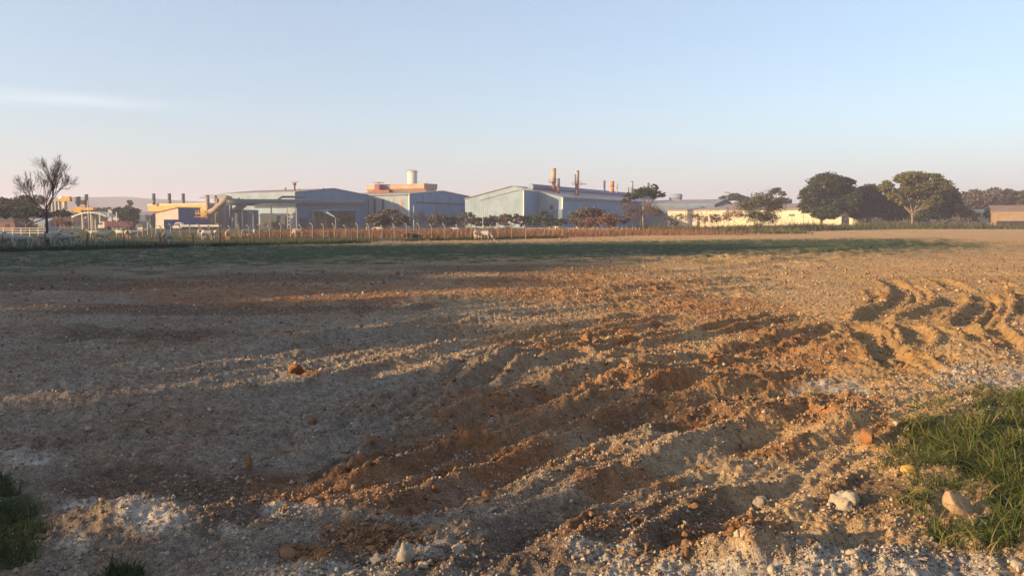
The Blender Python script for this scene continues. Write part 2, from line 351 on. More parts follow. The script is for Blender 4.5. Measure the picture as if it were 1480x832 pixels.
def masks(x, y):
    px, py = ground_px(x, y); n1 = fbm(x, y, 2.2, 5, 31); n2 = fbm(x, y, 0.6, 4, 37); nn = n1 * 0.8 + n2 * 0.6
    chalk = np.zeros_like(x); soil = np.zeros_like(x); grass = np.zeros_like(x); dark = np.zeros_like(x)
    for c in ((470, 832, 120, 20), (590, 800, 55, 10), (1290, 815, 150, 26), (1180, 850, 260, 28), (225, 755, 62, 26), (120, 735, 40, 12), (100, 790, 30, 14), (345, 770, 30, 9), (870, 800, 45, 12), (420, 740, 40, 14), (1440, 545, 90, 20), (1220, 560, 70, 12), (40, 665, 40, 16), (640, 780, 30, 10), (930, 830, 60, 14)):
        chalk = np.maximum(chalk, blob(px, py, *c, nn) * (0.92 if c[1] > 795 else 0.62))
    for c in ((540, 772, 75, 22), (1060, 775, 85, 36), (850, 500, 160, 26), (1040, 590, 120, 28), (1140, 505, 130, 40), (560, 700, 190, 34), (700, 650, 160, 40), (780, 590, 160, 34), (1180, 590, 110, 22), (820, 420, 220, 22), (420, 425, 240, 16), (1010, 460, 170, 30), (440, 800, 40, 12), (840, 760, 60, 18), (1120, 640, 60, 20), (900, 690, 90, 22), (1290, 630, 50, 22), (450, 540, 24, 8), (1060, 545, 90, 24), (960, 560, 130, 30)):
        soil = np.maximum(soil, blob(px, py, *c, nn))
    for c in ((1460, 640, 90, 66), (1470, 600, 70, 30), (1360, 645, 45, 40), (5, 775, 62, 52), (180, 832, 30, 10), (-5, 712, 34, 20), (1445, 765, 36, 22), (1470, 720, 40, 40)):
        grass = np.maximum(grass, blob(px, py, *c, nn))
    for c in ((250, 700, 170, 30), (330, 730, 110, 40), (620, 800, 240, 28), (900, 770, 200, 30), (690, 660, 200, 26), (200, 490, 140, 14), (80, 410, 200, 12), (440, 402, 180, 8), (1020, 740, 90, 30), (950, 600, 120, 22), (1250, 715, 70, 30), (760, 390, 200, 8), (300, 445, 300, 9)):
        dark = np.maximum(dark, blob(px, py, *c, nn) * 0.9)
    d = np.hypot(x, y)
    far = sstep(30, 60, d)
    s = -0.39 * x + 0.92 * y                                # distance across the sun; band colour holds green growth plus painted tree shadow
    band = sstep(46, 66, s + n1 * 9) * (1 - sstep(84, 92, s + n1 * 5)) * (1 - sstep(44, 66, x + n1 * 10)) * sstep(-40, -12, x)
    soft = sstep(30, 64, s + n1 * 12) * (1 - sstep(88, 104, s)) * (1 - sstep(30, 70, x + n1 * 14)) * 0.78
    grass_shade_far = np.clip(np.maximum(band * (1.0 + n2 * 0.7 + n1 * .3), soft * (1 + n2)), 0, 1)
    past = sstep(0, 4, (y - 72) - (x + 46) * (72 / 56.0) + n1 * 1.5) * (1 - sstep(-2, 10, x))
    return px, py, chalk, soil, grass, dark, grass_shade_far, past, far, n1, n2
ARC = (17.716, -1.437)
def height(x, y, full=True):
    r = np.hypot(x, y)
    h = 0.10 * fbm(x, y, 9, 3, 1) + 0.05 * fbm(x, y, 2.6, 3, 2)
    h = h * (1 - sstep(60, 130, r) * 0.5) + 0.5 * sstep(60, 200, r) * fbm(x, y, 60, 2, 9)
    rh, mh, mw, bot = rut_field(x, y)
    h = h + rh
    for c, a, b, e in MOUNDS:
        q = ((x - c.x) / a) ** 2 + ((y - c.y) / b) ** 2
        h = h + e * np.exp(-q) * (1 + 0.5 * fbm(x, y, .35, 2, 41))
    # clods: turned soil is lumpy, driven gravel is fine
    R0 = np.hypot(x - ARC[0], y - ARC[1]); T0 = np.arctan2(y - ARC[1], x - ARC[0]) * 12.0
    near = 1 - sstep(26, 45, r)
    h = h + near * (0.050 * fbm(R0 * 9.0, T0, 2.6, 3, 81) + 0.020 * fbm(R0 * 12.0, T0, 1.1, 2, 82))
    h = h + sstep(18, 30, r) * (1 - sstep(90, 140, r)) * 0.09 * fbm(x * .18 + y * .05, y, 1.2, 3, 83)
    mk_ = masks(x, y); soilm = np.clip(mk_[3], 0, 1)
    lump = sstep(0.0, 0.5, fbm(x, y, 3.5, 3, 21)) * 0.45 + 0.18 + soilm * 0.35
    lump = np.clip(lump + mh * 0.55 + mw * 0.25, 0, 1.2) * (1 - 0.85 * np.clip(bot * 1.2, 0, 1)) 
    c1 = 1 - np.clip(worley(x + 0.07 * fbm(x, y, .2, 2, 3), y, 0.22, 51), 0, 1); c2 = 1 - np.clip(worley(x, y, 0.085, 52), 0, 1)
    c0 = 1 - np.clip(worley(x + 0.2 * fbm(x, y, .5, 2, 6), y, 0.55, 53), 0, 1)
    h = h + lump * (0.075 * (c0 ** 2 - 0.4) + 0.062 * (c1 ** 1.5 - 0.4) + 0.024 * (c2 - 0.5)) + 0.030 * fbm(x, y, 0.34, 4, 61, .6) + 0.016 * fbm(x, y, 0.09, 2, 62)
    grit_ = 1 - np.clip(worley(x, y, 0.16, 54) * 1.25, 0, 1)
    h = h + (1 - 0.6 * np.clip(bot, 0, 1)) * (0.040 * grit_ ** 2 * sstep(-.2, .5, fbm(x, y, 1.3, 3, 55)) + 0.030 * (1 - np.clip(worley(x, y, 0.075, 56) * 1.2, 0, 1)) ** 1.5)
    return h, mh, mw, bot, lump
def gz(x, y):
    h = height(np.array([float(x)]), np.array([float(y)]))[0]; return float(h[0])

# polar sheet round the photographer, fine in front, out to the horizon
th_f = np.linspace(R(90 - 46), R(90 + 46), 1250)
th_b = np.linspace(R(90 + 46), R(360 + 90 - 46), 90)[1:-1]
th = np.concatenate([th_f, th_b]); nt_ = len(th)
rr = np.concatenate([[0.15, 0.8, 1.6, 2.3], np.exp(np.linspace(math.log(3.0), math.log(62), 720)), np.exp(np.linspace(math.log(62), math.log(2500), 175))[1:]])
nrw = len(rr)
TH, RR = np.meshgrid(th, rr); gx = (RR * np.cos(TH)).ravel(); gy = (RR * np.sin(TH)).ravel()
gh, mh, mw, bot, lump = height(gx, gy)
px_, py_, chalk, soil, grass, dark, gfar_shade, past, far, n1, n2 = masks(gx, gy)
ok = gy > 2
for a in (chalk, soil, grass, dark): a *= ok
soil = np.clip(soil * (0.55 + 0.6 * sstep(-.3, .5, n2)) + mh * 0.5 * sstep(-.1, .5, n2 + n1), 0, 1)
i0 = np.arange(nrw - 1)[:, None] * nt_; j0 = np.arange(nt_)[None, :]; j1 = (j0 + 1) % nt_
quads = np.stack([(i0 + j0), (i0 + j1), (i0 + nt_ + j1), (i0 + nt_ + j0)], -1).reshape(-1, 4)
cap = np.arange(nt_)[None, :]
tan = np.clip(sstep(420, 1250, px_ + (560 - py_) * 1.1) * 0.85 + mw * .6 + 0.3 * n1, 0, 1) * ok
colA = np.stack([soil, chalk, np.clip(np.maximum(grass * 0.8, np.maximum(gfar_shade, past * (0.75 + .3 * n2))), 0, 1), np.clip(dark, 0, 1)], -1)
colB = np.stack([np.clip(tan, 0, 1), np.clip(mw * 1.1, 0, 1), np.clip(lump, 0, 1), np.clip(bot, 0, 1)], -1)
me = np_mesh('ground', np.stack([gx, gy, gh], -1), [quads, cap], True, {'ga': colA, 'gb': colB})
m, n, b = new_mat('turned field soil'); L = n.links.new
t = N(n, 'ShaderNodeTexCoord'); A = N(n, 'ShaderNodeAttribute', _attribute_name='ga'); B = N(n, 'ShaderNodeAttribute', _attribute_name='gb')
sa = N(n, 'ShaderNodeSeparateColor'); sb = N(n, 'ShaderNodeSeparateColor'); L(A.outputs['Color'], sa.inputs[0]); L(B.outputs['Color'], sb.inputs[0])
def noise(sc, det=6, ro=0.65):
    q = N(n, 'ShaderNodeTexNoise', Scale=sc, Detail=float(det), Roughness=ro); L(t.outputs['Object'], q.inputs['Vector']); return q.outputs['Fac']
def rng_(v, a, b_, c=0.0, d=1.0):
    q = N(n, 'ShaderNodeMapRange'); L(v, q.inputs[0])
    for i, z in enumerate((a, b_, c, d)): q.inputs[i + 1].default_value = z
    return q.outputs[0]
def math_(op, a, b_):
    q = N(n, 'ShaderNodeMath', _operation=op)
    for i, z in enumerate((a, b_)):
        if isinstance(z, (int, float)): q.inputs[i].default_value = z
        else: L(z, q.inputs[i])
    return q.outputs[0]
def mix_(f, a, b_, bl='MIX'):
    q = N(n, 'ShaderNodeMix', _data_type='RGBA', _blend_type=bl)
    if isinstance(f, (int, float)): q.inputs['Factor'].default_value = f
    else: L(f, q.inputs['Factor'])
    for k, z in (('A', a), ('B', b_)):
        if isinstance(z, tuple): q.inputs[k].default_value = (*z, 1)
        else: L(z, q.inputs[k])
    return q.outputs['Result']
big, mid, fine, grit = noise(0.35), noise(2.2), noise(14), noise(60, 4, 0.7)
grav = mix_(rng_(fine, .35, .65), (0.160, 0.137, 0.108), (0.335, 0.298, 0.243))
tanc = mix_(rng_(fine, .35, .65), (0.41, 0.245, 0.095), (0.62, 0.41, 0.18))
soilc = mix_(rng_(mid, .35, .65), (0.19, 0.075, 0.026), (0.34, 0.155, 0.058))
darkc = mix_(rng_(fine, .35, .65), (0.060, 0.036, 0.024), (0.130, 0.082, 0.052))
chalkc = mix_(rng_(mid, .35, .65), (0.28, 0.25, 0.205), (0.46, 0.43, 0.375))
grassc = mix_(rng_(fine, .35, .65), (0.028, 0.046, 0.020), (0.075, 0.095, 0.040))  # greens darkened so far band and pasture carry shade in the colour
wetc = mix_(rng_(mid, .35, .65), (0.24, 0.145, 0.060), (0.36, 0.225, 0.098))
def edge(v, w=0.35, src=None):
    """a mask broken up by noise, so borders crumble"""
    return rng_(math_('ADD', v, math_('MULTIPLY', math_('SUBTRACT', src or fine, 0.5), 1.5)), 0.5 - w, 0.5 + w)
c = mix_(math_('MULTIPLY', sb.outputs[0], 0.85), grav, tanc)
c = mix_(math_('MULTIPLY', rng_(big, .42, .62, 0, .5), math_('SUBTRACT', 1.0, math_('MULTIPLY', sb.outputs[0], .75))), c, mix_(0.5, soilc, darkc))
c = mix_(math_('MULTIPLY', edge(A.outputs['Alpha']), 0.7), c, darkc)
c = mix_(math_('MULTIPLY', edge(sa.outputs[0]), 0.75), c, soilc)
c = mix_(math_('MULTIPLY', sb.outputs[1], 0.8), c, wetc)
c = mix_(edge(sa.outputs[1], .3, mid), c, chalkc)
c = mix_(edge(sa.outputs[2], .3), c, grassc)
# pale limestone grit pressed into the soil
vo = N(n, 'ShaderNodeTexVoronoi', Scale=34.0); L(t.outputs['Object'], vo.inputs['Vector'])
vs_ = N(n, 'ShaderNodeSeparateColor'); L(vo.outputs['Color'], vs_.inputs[0])
spk = math_('MULTIPLY', math_('LESS_THAN', vo.outputs['Distance'], 0.36), math_('GREATER_THAN', vs_.outputs[0], 0.70))
spk = math_('MULTIPLY', spk, math_('MULTIPLY', rng_(mid, .36, .6, .1, 1.0), rng_(noise(.8, 5), .36, .6, .15, 1.0))); spk = math_('MULTIPLY', spk, math_('SUBTRACT', 1.0, math_('MULTIPLY', sa.outputs[2], 0.8)))
c = mix_(math_('MULTIPLY', spk, 0.75), c, mix_(vs_.outputs[1], (0.28, 0.22, 0.155), (0.48, 0.43, 0.355)))
c = mix_(1.0, c, mix_(rng_(grit, .35, .65), (0.55, 0.55, 0.55), (1.4, 1.4, 1.4)), 'MULTIPLY')
c = mix_(1.0, c, mix_(rng_(noise(5, 8, .75), .35, .65), (0.72, 0.70, 0.68), (1.25, 1.25, 1.25)), 'MULTIPLY')
L(c, b.inputs['Base Color']); b.inputs['Roughness'].default_value = 0.95; b.inputs['Specular IOR Level'].default_value = 0.12
hsum = math_('ADD', math_('MULTIPLY', fine, 0.6), math_('ADD', math_('MULTIPLY', grit, 0.25), math_('MULTIPLY', spk, 0.25)))
bp = N(n, 'ShaderNodeBump', Strength=1.0, Distance=0.085); L(hsum, bp.inputs['Height']); L(bp.outputs[0], b.inputs['Normal'])
tag(link('ground', me, m), kind='structure')
del gx, gy, gh, px_, py_, TH, RR

# ---------------------------------------------------------------- stones and clods
def ico(sub):
    bm = bmesh.new(); bmesh.ops.create_icosphere(bm, subdivisions=sub, radius=1); bm.verts.ensure_lookup_table()
    V = np.array([v.co[:] for v in bm.verts]); Fa = np.array([[v.index for v in f.verts] for f in bm.faces]); bm.free(); return V, Fa
def rock_proto(sub, seed, cut=5, rough=0.12):
    cut += 5
    V, Fa = ico(sub); q = np.random.RandomState(seed); V = V.copy()
    for _ in range(cut):                                   # chop flat facets
        d = q.normal(size=3); d /= np.linalg.norm(d); h_ = q.uniform(0.22, 0.62); s = V @ d; ex = np.maximum(s - h_, 0); V -= ex[:, None] * d * 0.92
    V *= 1 + rough * q.normal(size=(len(V), 1)); V *= np.array([1, q.uniform(.55, 1), q.uniform(.4, .8)]); return V, Fa
def lump_proto(sub, seed, amp=.34):
    """crumbly earth or chalk: many overlapping knobs, uneven outline"""
    V, Fa = ico(sub); q = np.random.RandomState(seed); D = V.copy(); s = np.ones(len(V)) * .62
    for _ in range(26 if sub > 2 else 14):
        d = q.normal(size=3); d /= np.linalg.norm(d); w = q.uniform(.75, .95); s = np.maximum(s, .62 + amp * q.uniform(.3, 1.3) * np.clip((D @ d - w) / (1 - w), 0, 1) ** .5)
    s *= 1 + .05 * q.normal(size=len(V)); return D * s[:, None] * np.array([1.1, q.uniform(.7, 1), q.uniform(.55, .9)]), Fa
def scatter(name, protos, P, size, mat, sink=0.25, smooth=False):
    """many stones in one mesh; P (n,2) world positions"""
    zz = height(P[:, 0], P[:, 1])[0]; Vs = []; Fs = []; base = 0
    for i, (p, s) in enumerate(zip(P, size)):
        V, Fa = protos[i % len(protos)]; q = Quaternion(nr.normal(size=4)).normalized().to_matrix() if i % 3 else Matrix.Rotation(nr.uniform(0, 6.28), 3, 'Z')
        W = (V * s) @ np.array(q).T; W += (p[0], p[1], zz[i] + s * (0.5 - sink)); Vs.append(W); Fs.append(Fa + base); base += len(V)
    return tag(link(name, np_mesh(name, np.concatenate(Vs), np.concatenate(Fs), smooth), mat), kind='stuff')
small = [rock_proto(1, i, 4, .10) for i in range(10)]
tiny = [rock_proto(0 + 1, 40 + i, 3, .14) for i in range(2)]
V0, F0 = ico(1); V00 = np.array([(0, 0, 1), (.9, 0, .1), (-.2, .9, 0), (-.7, -.6, .1), (.1, -.1, -.8)]); F00 = np.array([(0, 1, 2), (0, 2, 3), (0, 3, 1), (4, 2, 1), (4, 3, 2), (4, 1, 3)])
grain = [(V00 * nr.uniform(.7, 1.2, size=(5, 3)), F00) for _ in range(12)]
def fan(nn_, r0, r1, pw=1.0, lim=42):
    """random ground points in a fan ahead, thinning out with distance"""
    r = np.exp(nr.uniform(math.log(r0), math.log(r1), nn_)); a = np.radians(90 + nr.uniform(-lim, lim, nn_)); return np.stack([r * np.cos(a), r * np.sin(a)], -1)
P = fan(170000, 4.6, 40); mk = masks(P[:, 0], P[:, 1])
keep = nr.uniform(size=len(P)) < np.clip(0.55 + 0.7 * mk[9] + mk[2] * .6 - mk[4] * .4, 0.06, 1); P = P[keep]
d_ = np.hypot(P[:, 0], P[:, 1])
scatter('gravel', grain, P, 0.0095 * nr.lognormal(0, .5, len(P)) * (d_ / 7) ** 0.5, bits('limestone gravel', [(.20, .15, .10), (.28, .22, .16), (.24, .16, .09), (.31, .26, .20), (.38, .33, .26), (.18, .09, .05), (.13, .09, .065)]))
P = fan(12000, 4.6, 36); mk = masks(P[:, 0], P[:, 1]); keep = nr.uniform(size=len(P)) < np.clip(0.35 + 0.8 * mk[10] + mk[2], .05, 1); P = P[keep]; d_ = np.hypot(P[:, 0], P[:, 1])
scatter('pebbles', small, P, 0.014 * nr.lognormal(0, .45, len(P)) * (d_ / 7) ** 0.4, bits('pale pebbles', [(.24, .19, .13), (.30, .25, .19), (.18, .12, .07), (.36, .32, .255)], noise=18.0))
P = fan(70000, 34, 130, lim=38); mk = masks(P[:, 0], P[:, 1]); P = P[(nr.uniform(size=len(P)) < .25 + .75 * sstep(-.2, .4, fbm(P[:, 0] * .3, P[:, 1], 3.0, 3, 88))) & (mk[6] < .25) & (mk[7] < .5)]; d_ = np.hypot(P[:, 0], P[:, 1])
scatter('field_rubble', grain, P, 0.027 * nr.lognormal(0, .55, len(P)) * (d_ / 40) ** 0.6, bits('field rubble', [(.10, .065, .04), (.20, .13, .075), (.28, .19, .11), (.16, .085, .045), (.34, .26, .17)]))
# soil clods thrown up along the ruts
cl = []
for k, Pp, w, d, b_ in RUTS:
    if k == 'soft': continue
    seg = np.diff(Pp, axis=0); Ls = np.hypot(seg[:, 0], seg[:, 1]); nn_ = int(Ls.sum() * {'haul': 16, 'dirt': 75, 'wet': 16}[k])
    j = nr.choice(len(seg), nn_, p=Ls / Ls.sum()); tq = nr.uniform(size=(nn_, 1)); base = Pp[j] + seg[j] * tq
    nrm = np.stack([-seg[j, 1], seg[j, 0]], -1) / Ls[j][:, None]
    off = nr.choice([-1, 1], nn_) * w * np.abs(nr.normal(1.45, .45, nn_)) if k == 'wet' else w * nr.normal(0.0, 1.25, nn_)
    q = base + nrm * off[:, None]; cl.append(q[vn(q[:, 0] * .9, q[:, 1] * .9, 77) > 0.40])
P = np.concatenate(cl); d_ = np.hypot(P[:, 0], P[:, 1]); P = P[d_ > 4.8]; d_ = d_[d_ > 4.8]
scatter('soil_clods', [rock_proto(2, 80 + i, 3, .05) for i in range(10)], P, np.clip(0.022 * nr.lognormal(0, .6, len(P)) * (d_ / 8) ** .4, .008, .11), bits('broken orange soil', [(.11, .058, .028), (.21, .105, .045), (.17, .098, .052), (.27, .155, .075), (.15, .088, .05), (.24, .17, .10)], noise=14.0), .42)
cl = []
for (px, py, rx, ry, k) in ((540, 772, 90, 24, 500), (1060, 775, 100, 40, 420), (250, 500, 100, 14, 160), (850, 500, 170, 26, 300), (560, 700, 190, 34, 300), (1160, 510, 130, 40, 500), (1040, 590, 130, 28, 400), (1200, 590, 110, 20, 250), (1000, 460, 170, 28, 320), (440, 800, 36, 10, 120), (600, 815, 60, 10, 90), (950, 805, 120, 20, 200), (1400, 520, 90, 24, 200), (480, 490, 120, 16, 150)):
    a = nr.uniform(0, 6.28, k); r = np.sqrt(nr.uniform(size=k)); cl.append(np.array([on_ground(px + rx * q * math.cos(w), py + ry * q * math.sin(w))[:2] for q, w in zip(r, a)]))
P = np.concatenate(cl); d_ = np.hypot(P[:, 0], P[:, 1])
scatter('soil_clods', [rock_proto(2, 90 + i, 3, .05) for i in range(10)], P, np.clip(0.017 * nr.lognormal(0, .6, len(P)) * (d_ / 8) ** .4, .006, .09), bits('broken orange soil', []), .42)
cl = []
for (px, py, rx, ry, k) in ((470, 828, 120, 10, 300), (585, 808, 60, 12, 160), (665, 800, 40, 8, 60), (1290, 804, 150, 16, 200), (1130, 820, 160, 14, 200), (870, 800, 60, 14, 120), (1222, 722, 26, 14, 40), (220, 790, 120, 30, 60), (360, 770, 60, 20, 50), (1450, 815, 40, 14, 60), (1350, 570, 130, 18, 150)):
    a = nr.uniform(0, 6.28, k); r = np.sqrt(nr.uniform(size=k)); cl.append(np.array([on_ground(px + rx * q * math.cos(w), py + ry * q * math.sin(w))[:2] for q, w in zip(r, a)]))
P = np.concatenate(cl)
scatter('chalk_rubble', [rock_proto(2, 60 + i, 4, .05) for i in range(10)], P, np.clip(0.011 * nr.lognormal(0, .6, len(P)), .005, .05), bits('white chalk rubble', [(.26, .22, .16), (.34, .29, .22), (.42, .38, .31)], noise=20.0), .3)
# ================================================================ AIR AND FAR GROUND
mbx = MB().box((-2700, -2700, -9), (2700, 2700, 82))
hm = bpy.data.materials.new('evening haze'); hm.use_nodes = True; n = hm.node_tree; n.nodes.clear()
o_ = n.nodes.new('ShaderNodeOutputMaterial'); pv = n.nodes.new('ShaderNodeVolumePrincipled')
pv.inputs['Color'].default_value = (0.80, 0.80, 1.0, 1); pv.inputs['Density'].default_value = 0.00042; pv.inputs['Anisotropy'].default_value = 0.15
n.links.new(pv.outputs[0], o_.inputs['Volume'])
tag(mbx.build('haze', hm), kind='stuff')

def hill_line(name, pts, d, seed, mat):
    """a ridge of real depth: silhouette points (px,py), foot spreading towards the viewer"""
    xs = np.linspace(pts[0][0], pts[-1][0], 160); ys = np.interp(xs, [p[0] for p in pts], [p[1] for p in pts])
    ys = ys + 1.2 * fbm(xs, xs * 0 + seed, 60, 5, seed)
    rows = []
    for k in range(14):
        a = k / 13 * math.pi; yy = d - 320 * math.cos(a)
        rows.append([(at(x, HORIZON, d).x, yy + 40 * math.sin(x * .05 + k), max(-2.0, min(76, Z(y, d)) * math.sin(a) + 4 * math.sin(a) * vn(np.array([x * .09]), np.array([k * 1.3]), seed)[0] - 2)) for x, y in zip(xs, ys)])
    V = np.array(rows).reshape(-1, 3); i = np.arange(13)[:, None] * 160; j = np.arange(159)[None, :]
    Fq = np.stack([i + j, i + j + 1, i + 160 + j + 1, i + 160 + j], -1).reshape(-1, 4)
    return tag(link(name, np_mesh(name, V, Fq, True), mat), kind='structure')
hmat = paint('far wooded slope', (.05, .06, .045), (.09, .085, .06), .95, .02, streak=False)
hill_line('hills', [(-420, 300), (-250, 290), (-60, 289), (20, 288), (90, 287), (170, 284), (230, 287), (300, 293), (380, 301), (460, 306), (560, 313), (680, 320)], 2000, 3, hmat)

# ================================================================ VEGETATION
def leaf_quads(C, size, q, flat=0.0, aspect=1.6):
    """one randomly turned leaf-spray quad per centre"""
    n_ = len(C); a = q.normal(size=(n_, 3)); a[:, 2] *= (1 - flat * .5); a /= np.linalg.norm(a, axis=1)[:, None]
    b = q.normal(size=(n_, 3)); b -= (b * a).sum(1)[:, None] * a; b /= np.linalg.norm(b, axis=1)[:, None]
    s = np.asarray(size) * q.uniform(.6, 1.3, n_); s = s[:, None]
    V = np.stack([C - a * s * aspect * .5, C + b * s * .5 + a * s * .1, C + a * s * aspect * .5, C - b * s * .5], 1).reshape(-1, 3)
    return V, np.arange(n_ * 4).reshape(-1, 4)
def crown_points(clumps, dens_, q, sub=0.30, shell=0.55):
    """points in sub-clumps spread over ellipsoids (x,y,z,rx,ry,rz): uneven outline, gaps between"""
    out = []
    for (x, y, z, rx, ry, rz) in clumps:
        ns = max(6, int(dens_ * (rx * ry * rz) ** (2 / 3) * 1.0))
        d = q.normal(size=(ns, 3)); d /= np.linalg.norm(d, axis=1)[:, None]; r = q.uniform(shell ** 2, 1, ns) ** .5
        c = d * r[:, None] * np.array([rx, ry, rz]) + np.array([x, y, z])
        for p in c:
            k = q.randint(12, 26); sz = sub * (rx + ry + rz) / 3 * q.uniform(.5, 1.5)
            out.append(p + q.normal(size=(k, 3)) * np.array([sz, sz, sz * (.42 if shell > .3 else .95)]) * .55)
    return np.concatenate(out)
def limb(mb, p, d, L, r, q, lev, ends, spread=0.6, up=0.25, n_=6, kids=(2, 4), taper=.62, wig=.12):
    pts = [Vector(p)]; dd = Vector(d).normalized(); k = 4
    for i in range(k):
        dd = (dd + Vector(q.normal(size=3)) * wig + Vector((0, 0, up * .2))).normalized(); pts.append(pts[-1] + dd * L / k)
    mb.tube(pts, [max(.009, r * (1 - (1 - taper) * i / k)) for i in range(k + 1)], n_, caps=False)
    if lev == 0: ends.append(pts[-1]); return
    m_ = q.randint(kids[0], kids[1] + 1)
    for i in range(m_):
        f = q.uniform(.55, 1.0) if i else 1.0; b = pts[0].lerp(pts[-1], f) if f < 1 else pts[-1]
        if f < 1:
            g = f * k; a0 = int(g); b = pts[a0].lerp(pts[min(a0 + 1, k)], g - a0)
        ax = dd.orthogonal().normalized(); ax.rotate(Quaternion(dd, q.uniform(0, 6.283) + i * 2.4)); nd = (dd + ax * spread * q.uniform(.5, 1.25) + Vector((0, 0, up))).normalized()
        limb(mb, b, nd, L * q.uniform(.6, .85), r * taper * q.uniform(.7, 1.0), q, lev - 1, ends, spread, up, max(3, n_ - 1), kids, taper, wig)
LEAF = {
    'dark': [(.022, .032, .014), (.042, .056, .022), (.075, .085, .032)],
    'green': [(.030, .048, .018), (.055, .080, .026), (.080, .100, .034)],
    'golden': [(.070, .085, .026), (.130, .125, .036), (.190, .160, .045)],
    'olive': [(.050, .052, .026), (.080, .078, .036), (.115, .100, .045)],
    'brown': [(.075, .048, .032), (.125, .080, .050), (.170, .115, .068)],
    'rust': [(.100, .050, .032), (.165, .088, .052), (.21, .125, .070)],
    'grey': [(.070, .062, .050), (.115, .098, .078), (.165, .14, .11)]}
def bark(name='grey bark', c=(.11, .085, .065)): return paint(name, c, tuple(v * .55 for v in c), .95, 2.0, bump=.04, streak=False)
def tree(label, kind, px, d, clumps, leaf, lsize=.45, dens_=10, trunk_px=None, trunk_r=.35, shell=.55, bark_c=None, fork=.35, cat='tree', group=None, trunks=1, base_z=None, name='tree', sub=.30):
    """clumps given as (px, py, half width px, half height px) of the crown at depth d, with real depth of their own"""
    q = np.random.RandomState(abs(hash_(label)) % 99991)
    k = d / 1165.0; bx = X(trunk_px or px, d); gz0 = 0.0
    e = empty(name, (bx, d, gz0), label, cat, group=group)
    cl = []
    for i, (cx, cy_, rx, ry) in enumerate(clumps):
        cl.append((X(cx, d) - bx, q.uniform(-.45, .45) * rx * k, Z(cy_, d), rx * k, max(rx * .8, ry) * k, ry * k))
    P = crown_points(cl, dens_, q, sub, shell); P = P[P[:, 2] > 0.15]
    V, Fq = leaf_quads(P, lsize, q, .3)
    mb = MB(); ends = []
    top = max(c[2] for c in cl); low = min(c[2] - c[5] for c in cl); hf = max(.6, min(low, top * .6) if fork is None else top * fork)
    for ti in range(trunks):
        ox = (ti - (trunks - 1) / 2) * .9
        mb.tube([(ox, 0, -.3), (ox + q.normal() * .1, 0, hf * .5), (ox + q.normal() * .25, q.normal() * .2, hf)], [trunk_r * 1.25, trunk_r, trunk_r * .85], 8, caps=False)
        for c in cl:
            tgt = Vector((c[0], c[1], c[2] - c[5] * .2)); b = Vector((ox, 0, hf * q.uniform(.8, 1.0))); mid_ = b.lerp(tgt, .5) + Vector((0, 0, -c[5] * .15 + q.normal() * .2))
            r_ = trunk_r * .6
            mb.tube([b, mid_, tgt], [r_, r_ * .65, r_ * .3], 6, caps=False)
            for _ in range(3):
                p = mid_.lerp(tgt, q.uniform(.1, 1)); w = Vector((c[0], c[1], c[2])) + Vector((q.normal() * c[3] * .6, q.normal() * c[4] * .5, q.normal() * c[5] * .45)); mb.tube([p, p.lerp(w, .5) + Vector((0, 0, .15)), w], [r_ * .35, r_ * .22, r_ * .08], 4, caps=False)
    mb.build('trunk', bark(*( ('pale bark', bark_c) if bark_c else ())), e)
    link('crown', np_mesh('crown', V, Fq), bits('foliage ' + leaf, LEAF[leaf], .85, .25), e)
    return e
def hash_(s):
    h = 5381
    for c in s: h = (h * 33 + ord(c)) & 0x7FFFFFFF
    return h
def bare_tree(label, px, d, h, lev=4, r=.16, spread=.55, name='bare_tree', up=.22, bark_c=(.075, .060, .052), group=None, first=None, kids=(3, 4), ll=.30):
    q = np.random.RandomState(hash_(label) % 99991); e = empty(name, (X(px, d), d, 0), label, 'tree', group=group)
    mb = MB(); ends = []; f = first or .28
    mb.tube([(0, 0, -.3), (.04, 0, h * f * .5), (0.02, .03, h * f)], [r * 1.2, r, r * .92], 8, caps=False)
    tk = mb.build('trunk', bark('bare bark', bark_c), e)
    mc = MB()
    for i in range(kids[1]):
        a = i * 6.283 / kids[1] + q.uniform(-.4, .4); limb(mc, (0.02, .03, h * f * q.uniform(.8, 1)), (math.cos(a) * spread, math.sin(a) * spread, 1), h * ll, r * .62, q, lev, ends, spread, up, 6, kids)
    mc.build('crown', bark('bare bark', bark_c), e); return e

# shelter belt standing out of the picture on the left: its shadow lies over the near-left of the field
nd = Vector((-.39, .92, 0)); td = Vector((.92, .39, 0)); Pw = []; mt = MB(); q = np.random.RandomState(5)
TIP = [(-8, -8), (0, 0), (6, 3), (12, 5), (18, 6.5), (24, 8.5), (30, 12), (40, 19), (52, 30), (62, 56), (80, 58), (85, 30), (92, 4), (125, -4)]
for s_ in np.arange(-8, 128, 3.2):
    tip = np.interp(s_, [a for a, b_ in TIP], [b_ for a, b_ in TIP]); tb = -66 if s_ < 85 else -62
    Hh = (tip - tb) * math.tan(SUN_EL) * q.uniform(.93, 1.03); c0_ = td * (tb + q.uniform(-2, 2)) + nd * (s_ + q.uniform(-1, 1))
    mt.tube([(c0_.x, c0_.y, -.5), (c0_.x + .2, c0_.y, Hh * .7)], [.35, .15], 6)
    cl = [(c0_.x + q.normal() * 1.2, c0_.y + q.normal() * 1.2, Hh * z_, q.uniform(2.3, 3.4), q.uniform(2.3, 3.4), Hh * .19) for z_ in (.18, .42, .62, .84)]
    Pw.append(crown_points(cl if not 4 < s_ < 22 else [(a, b_, c_, d_ * .86, e_ * .86, f_ * .9) for a, b_, c_, d_, e_, f_ in cl], (9 if s_ < 50 else 16) if not 4 < s_ < 22 else 6.5, q, .34, .4))
Pw = np.concatenate(Pw); V, Fq = leaf_quads(Pw, .62, q)
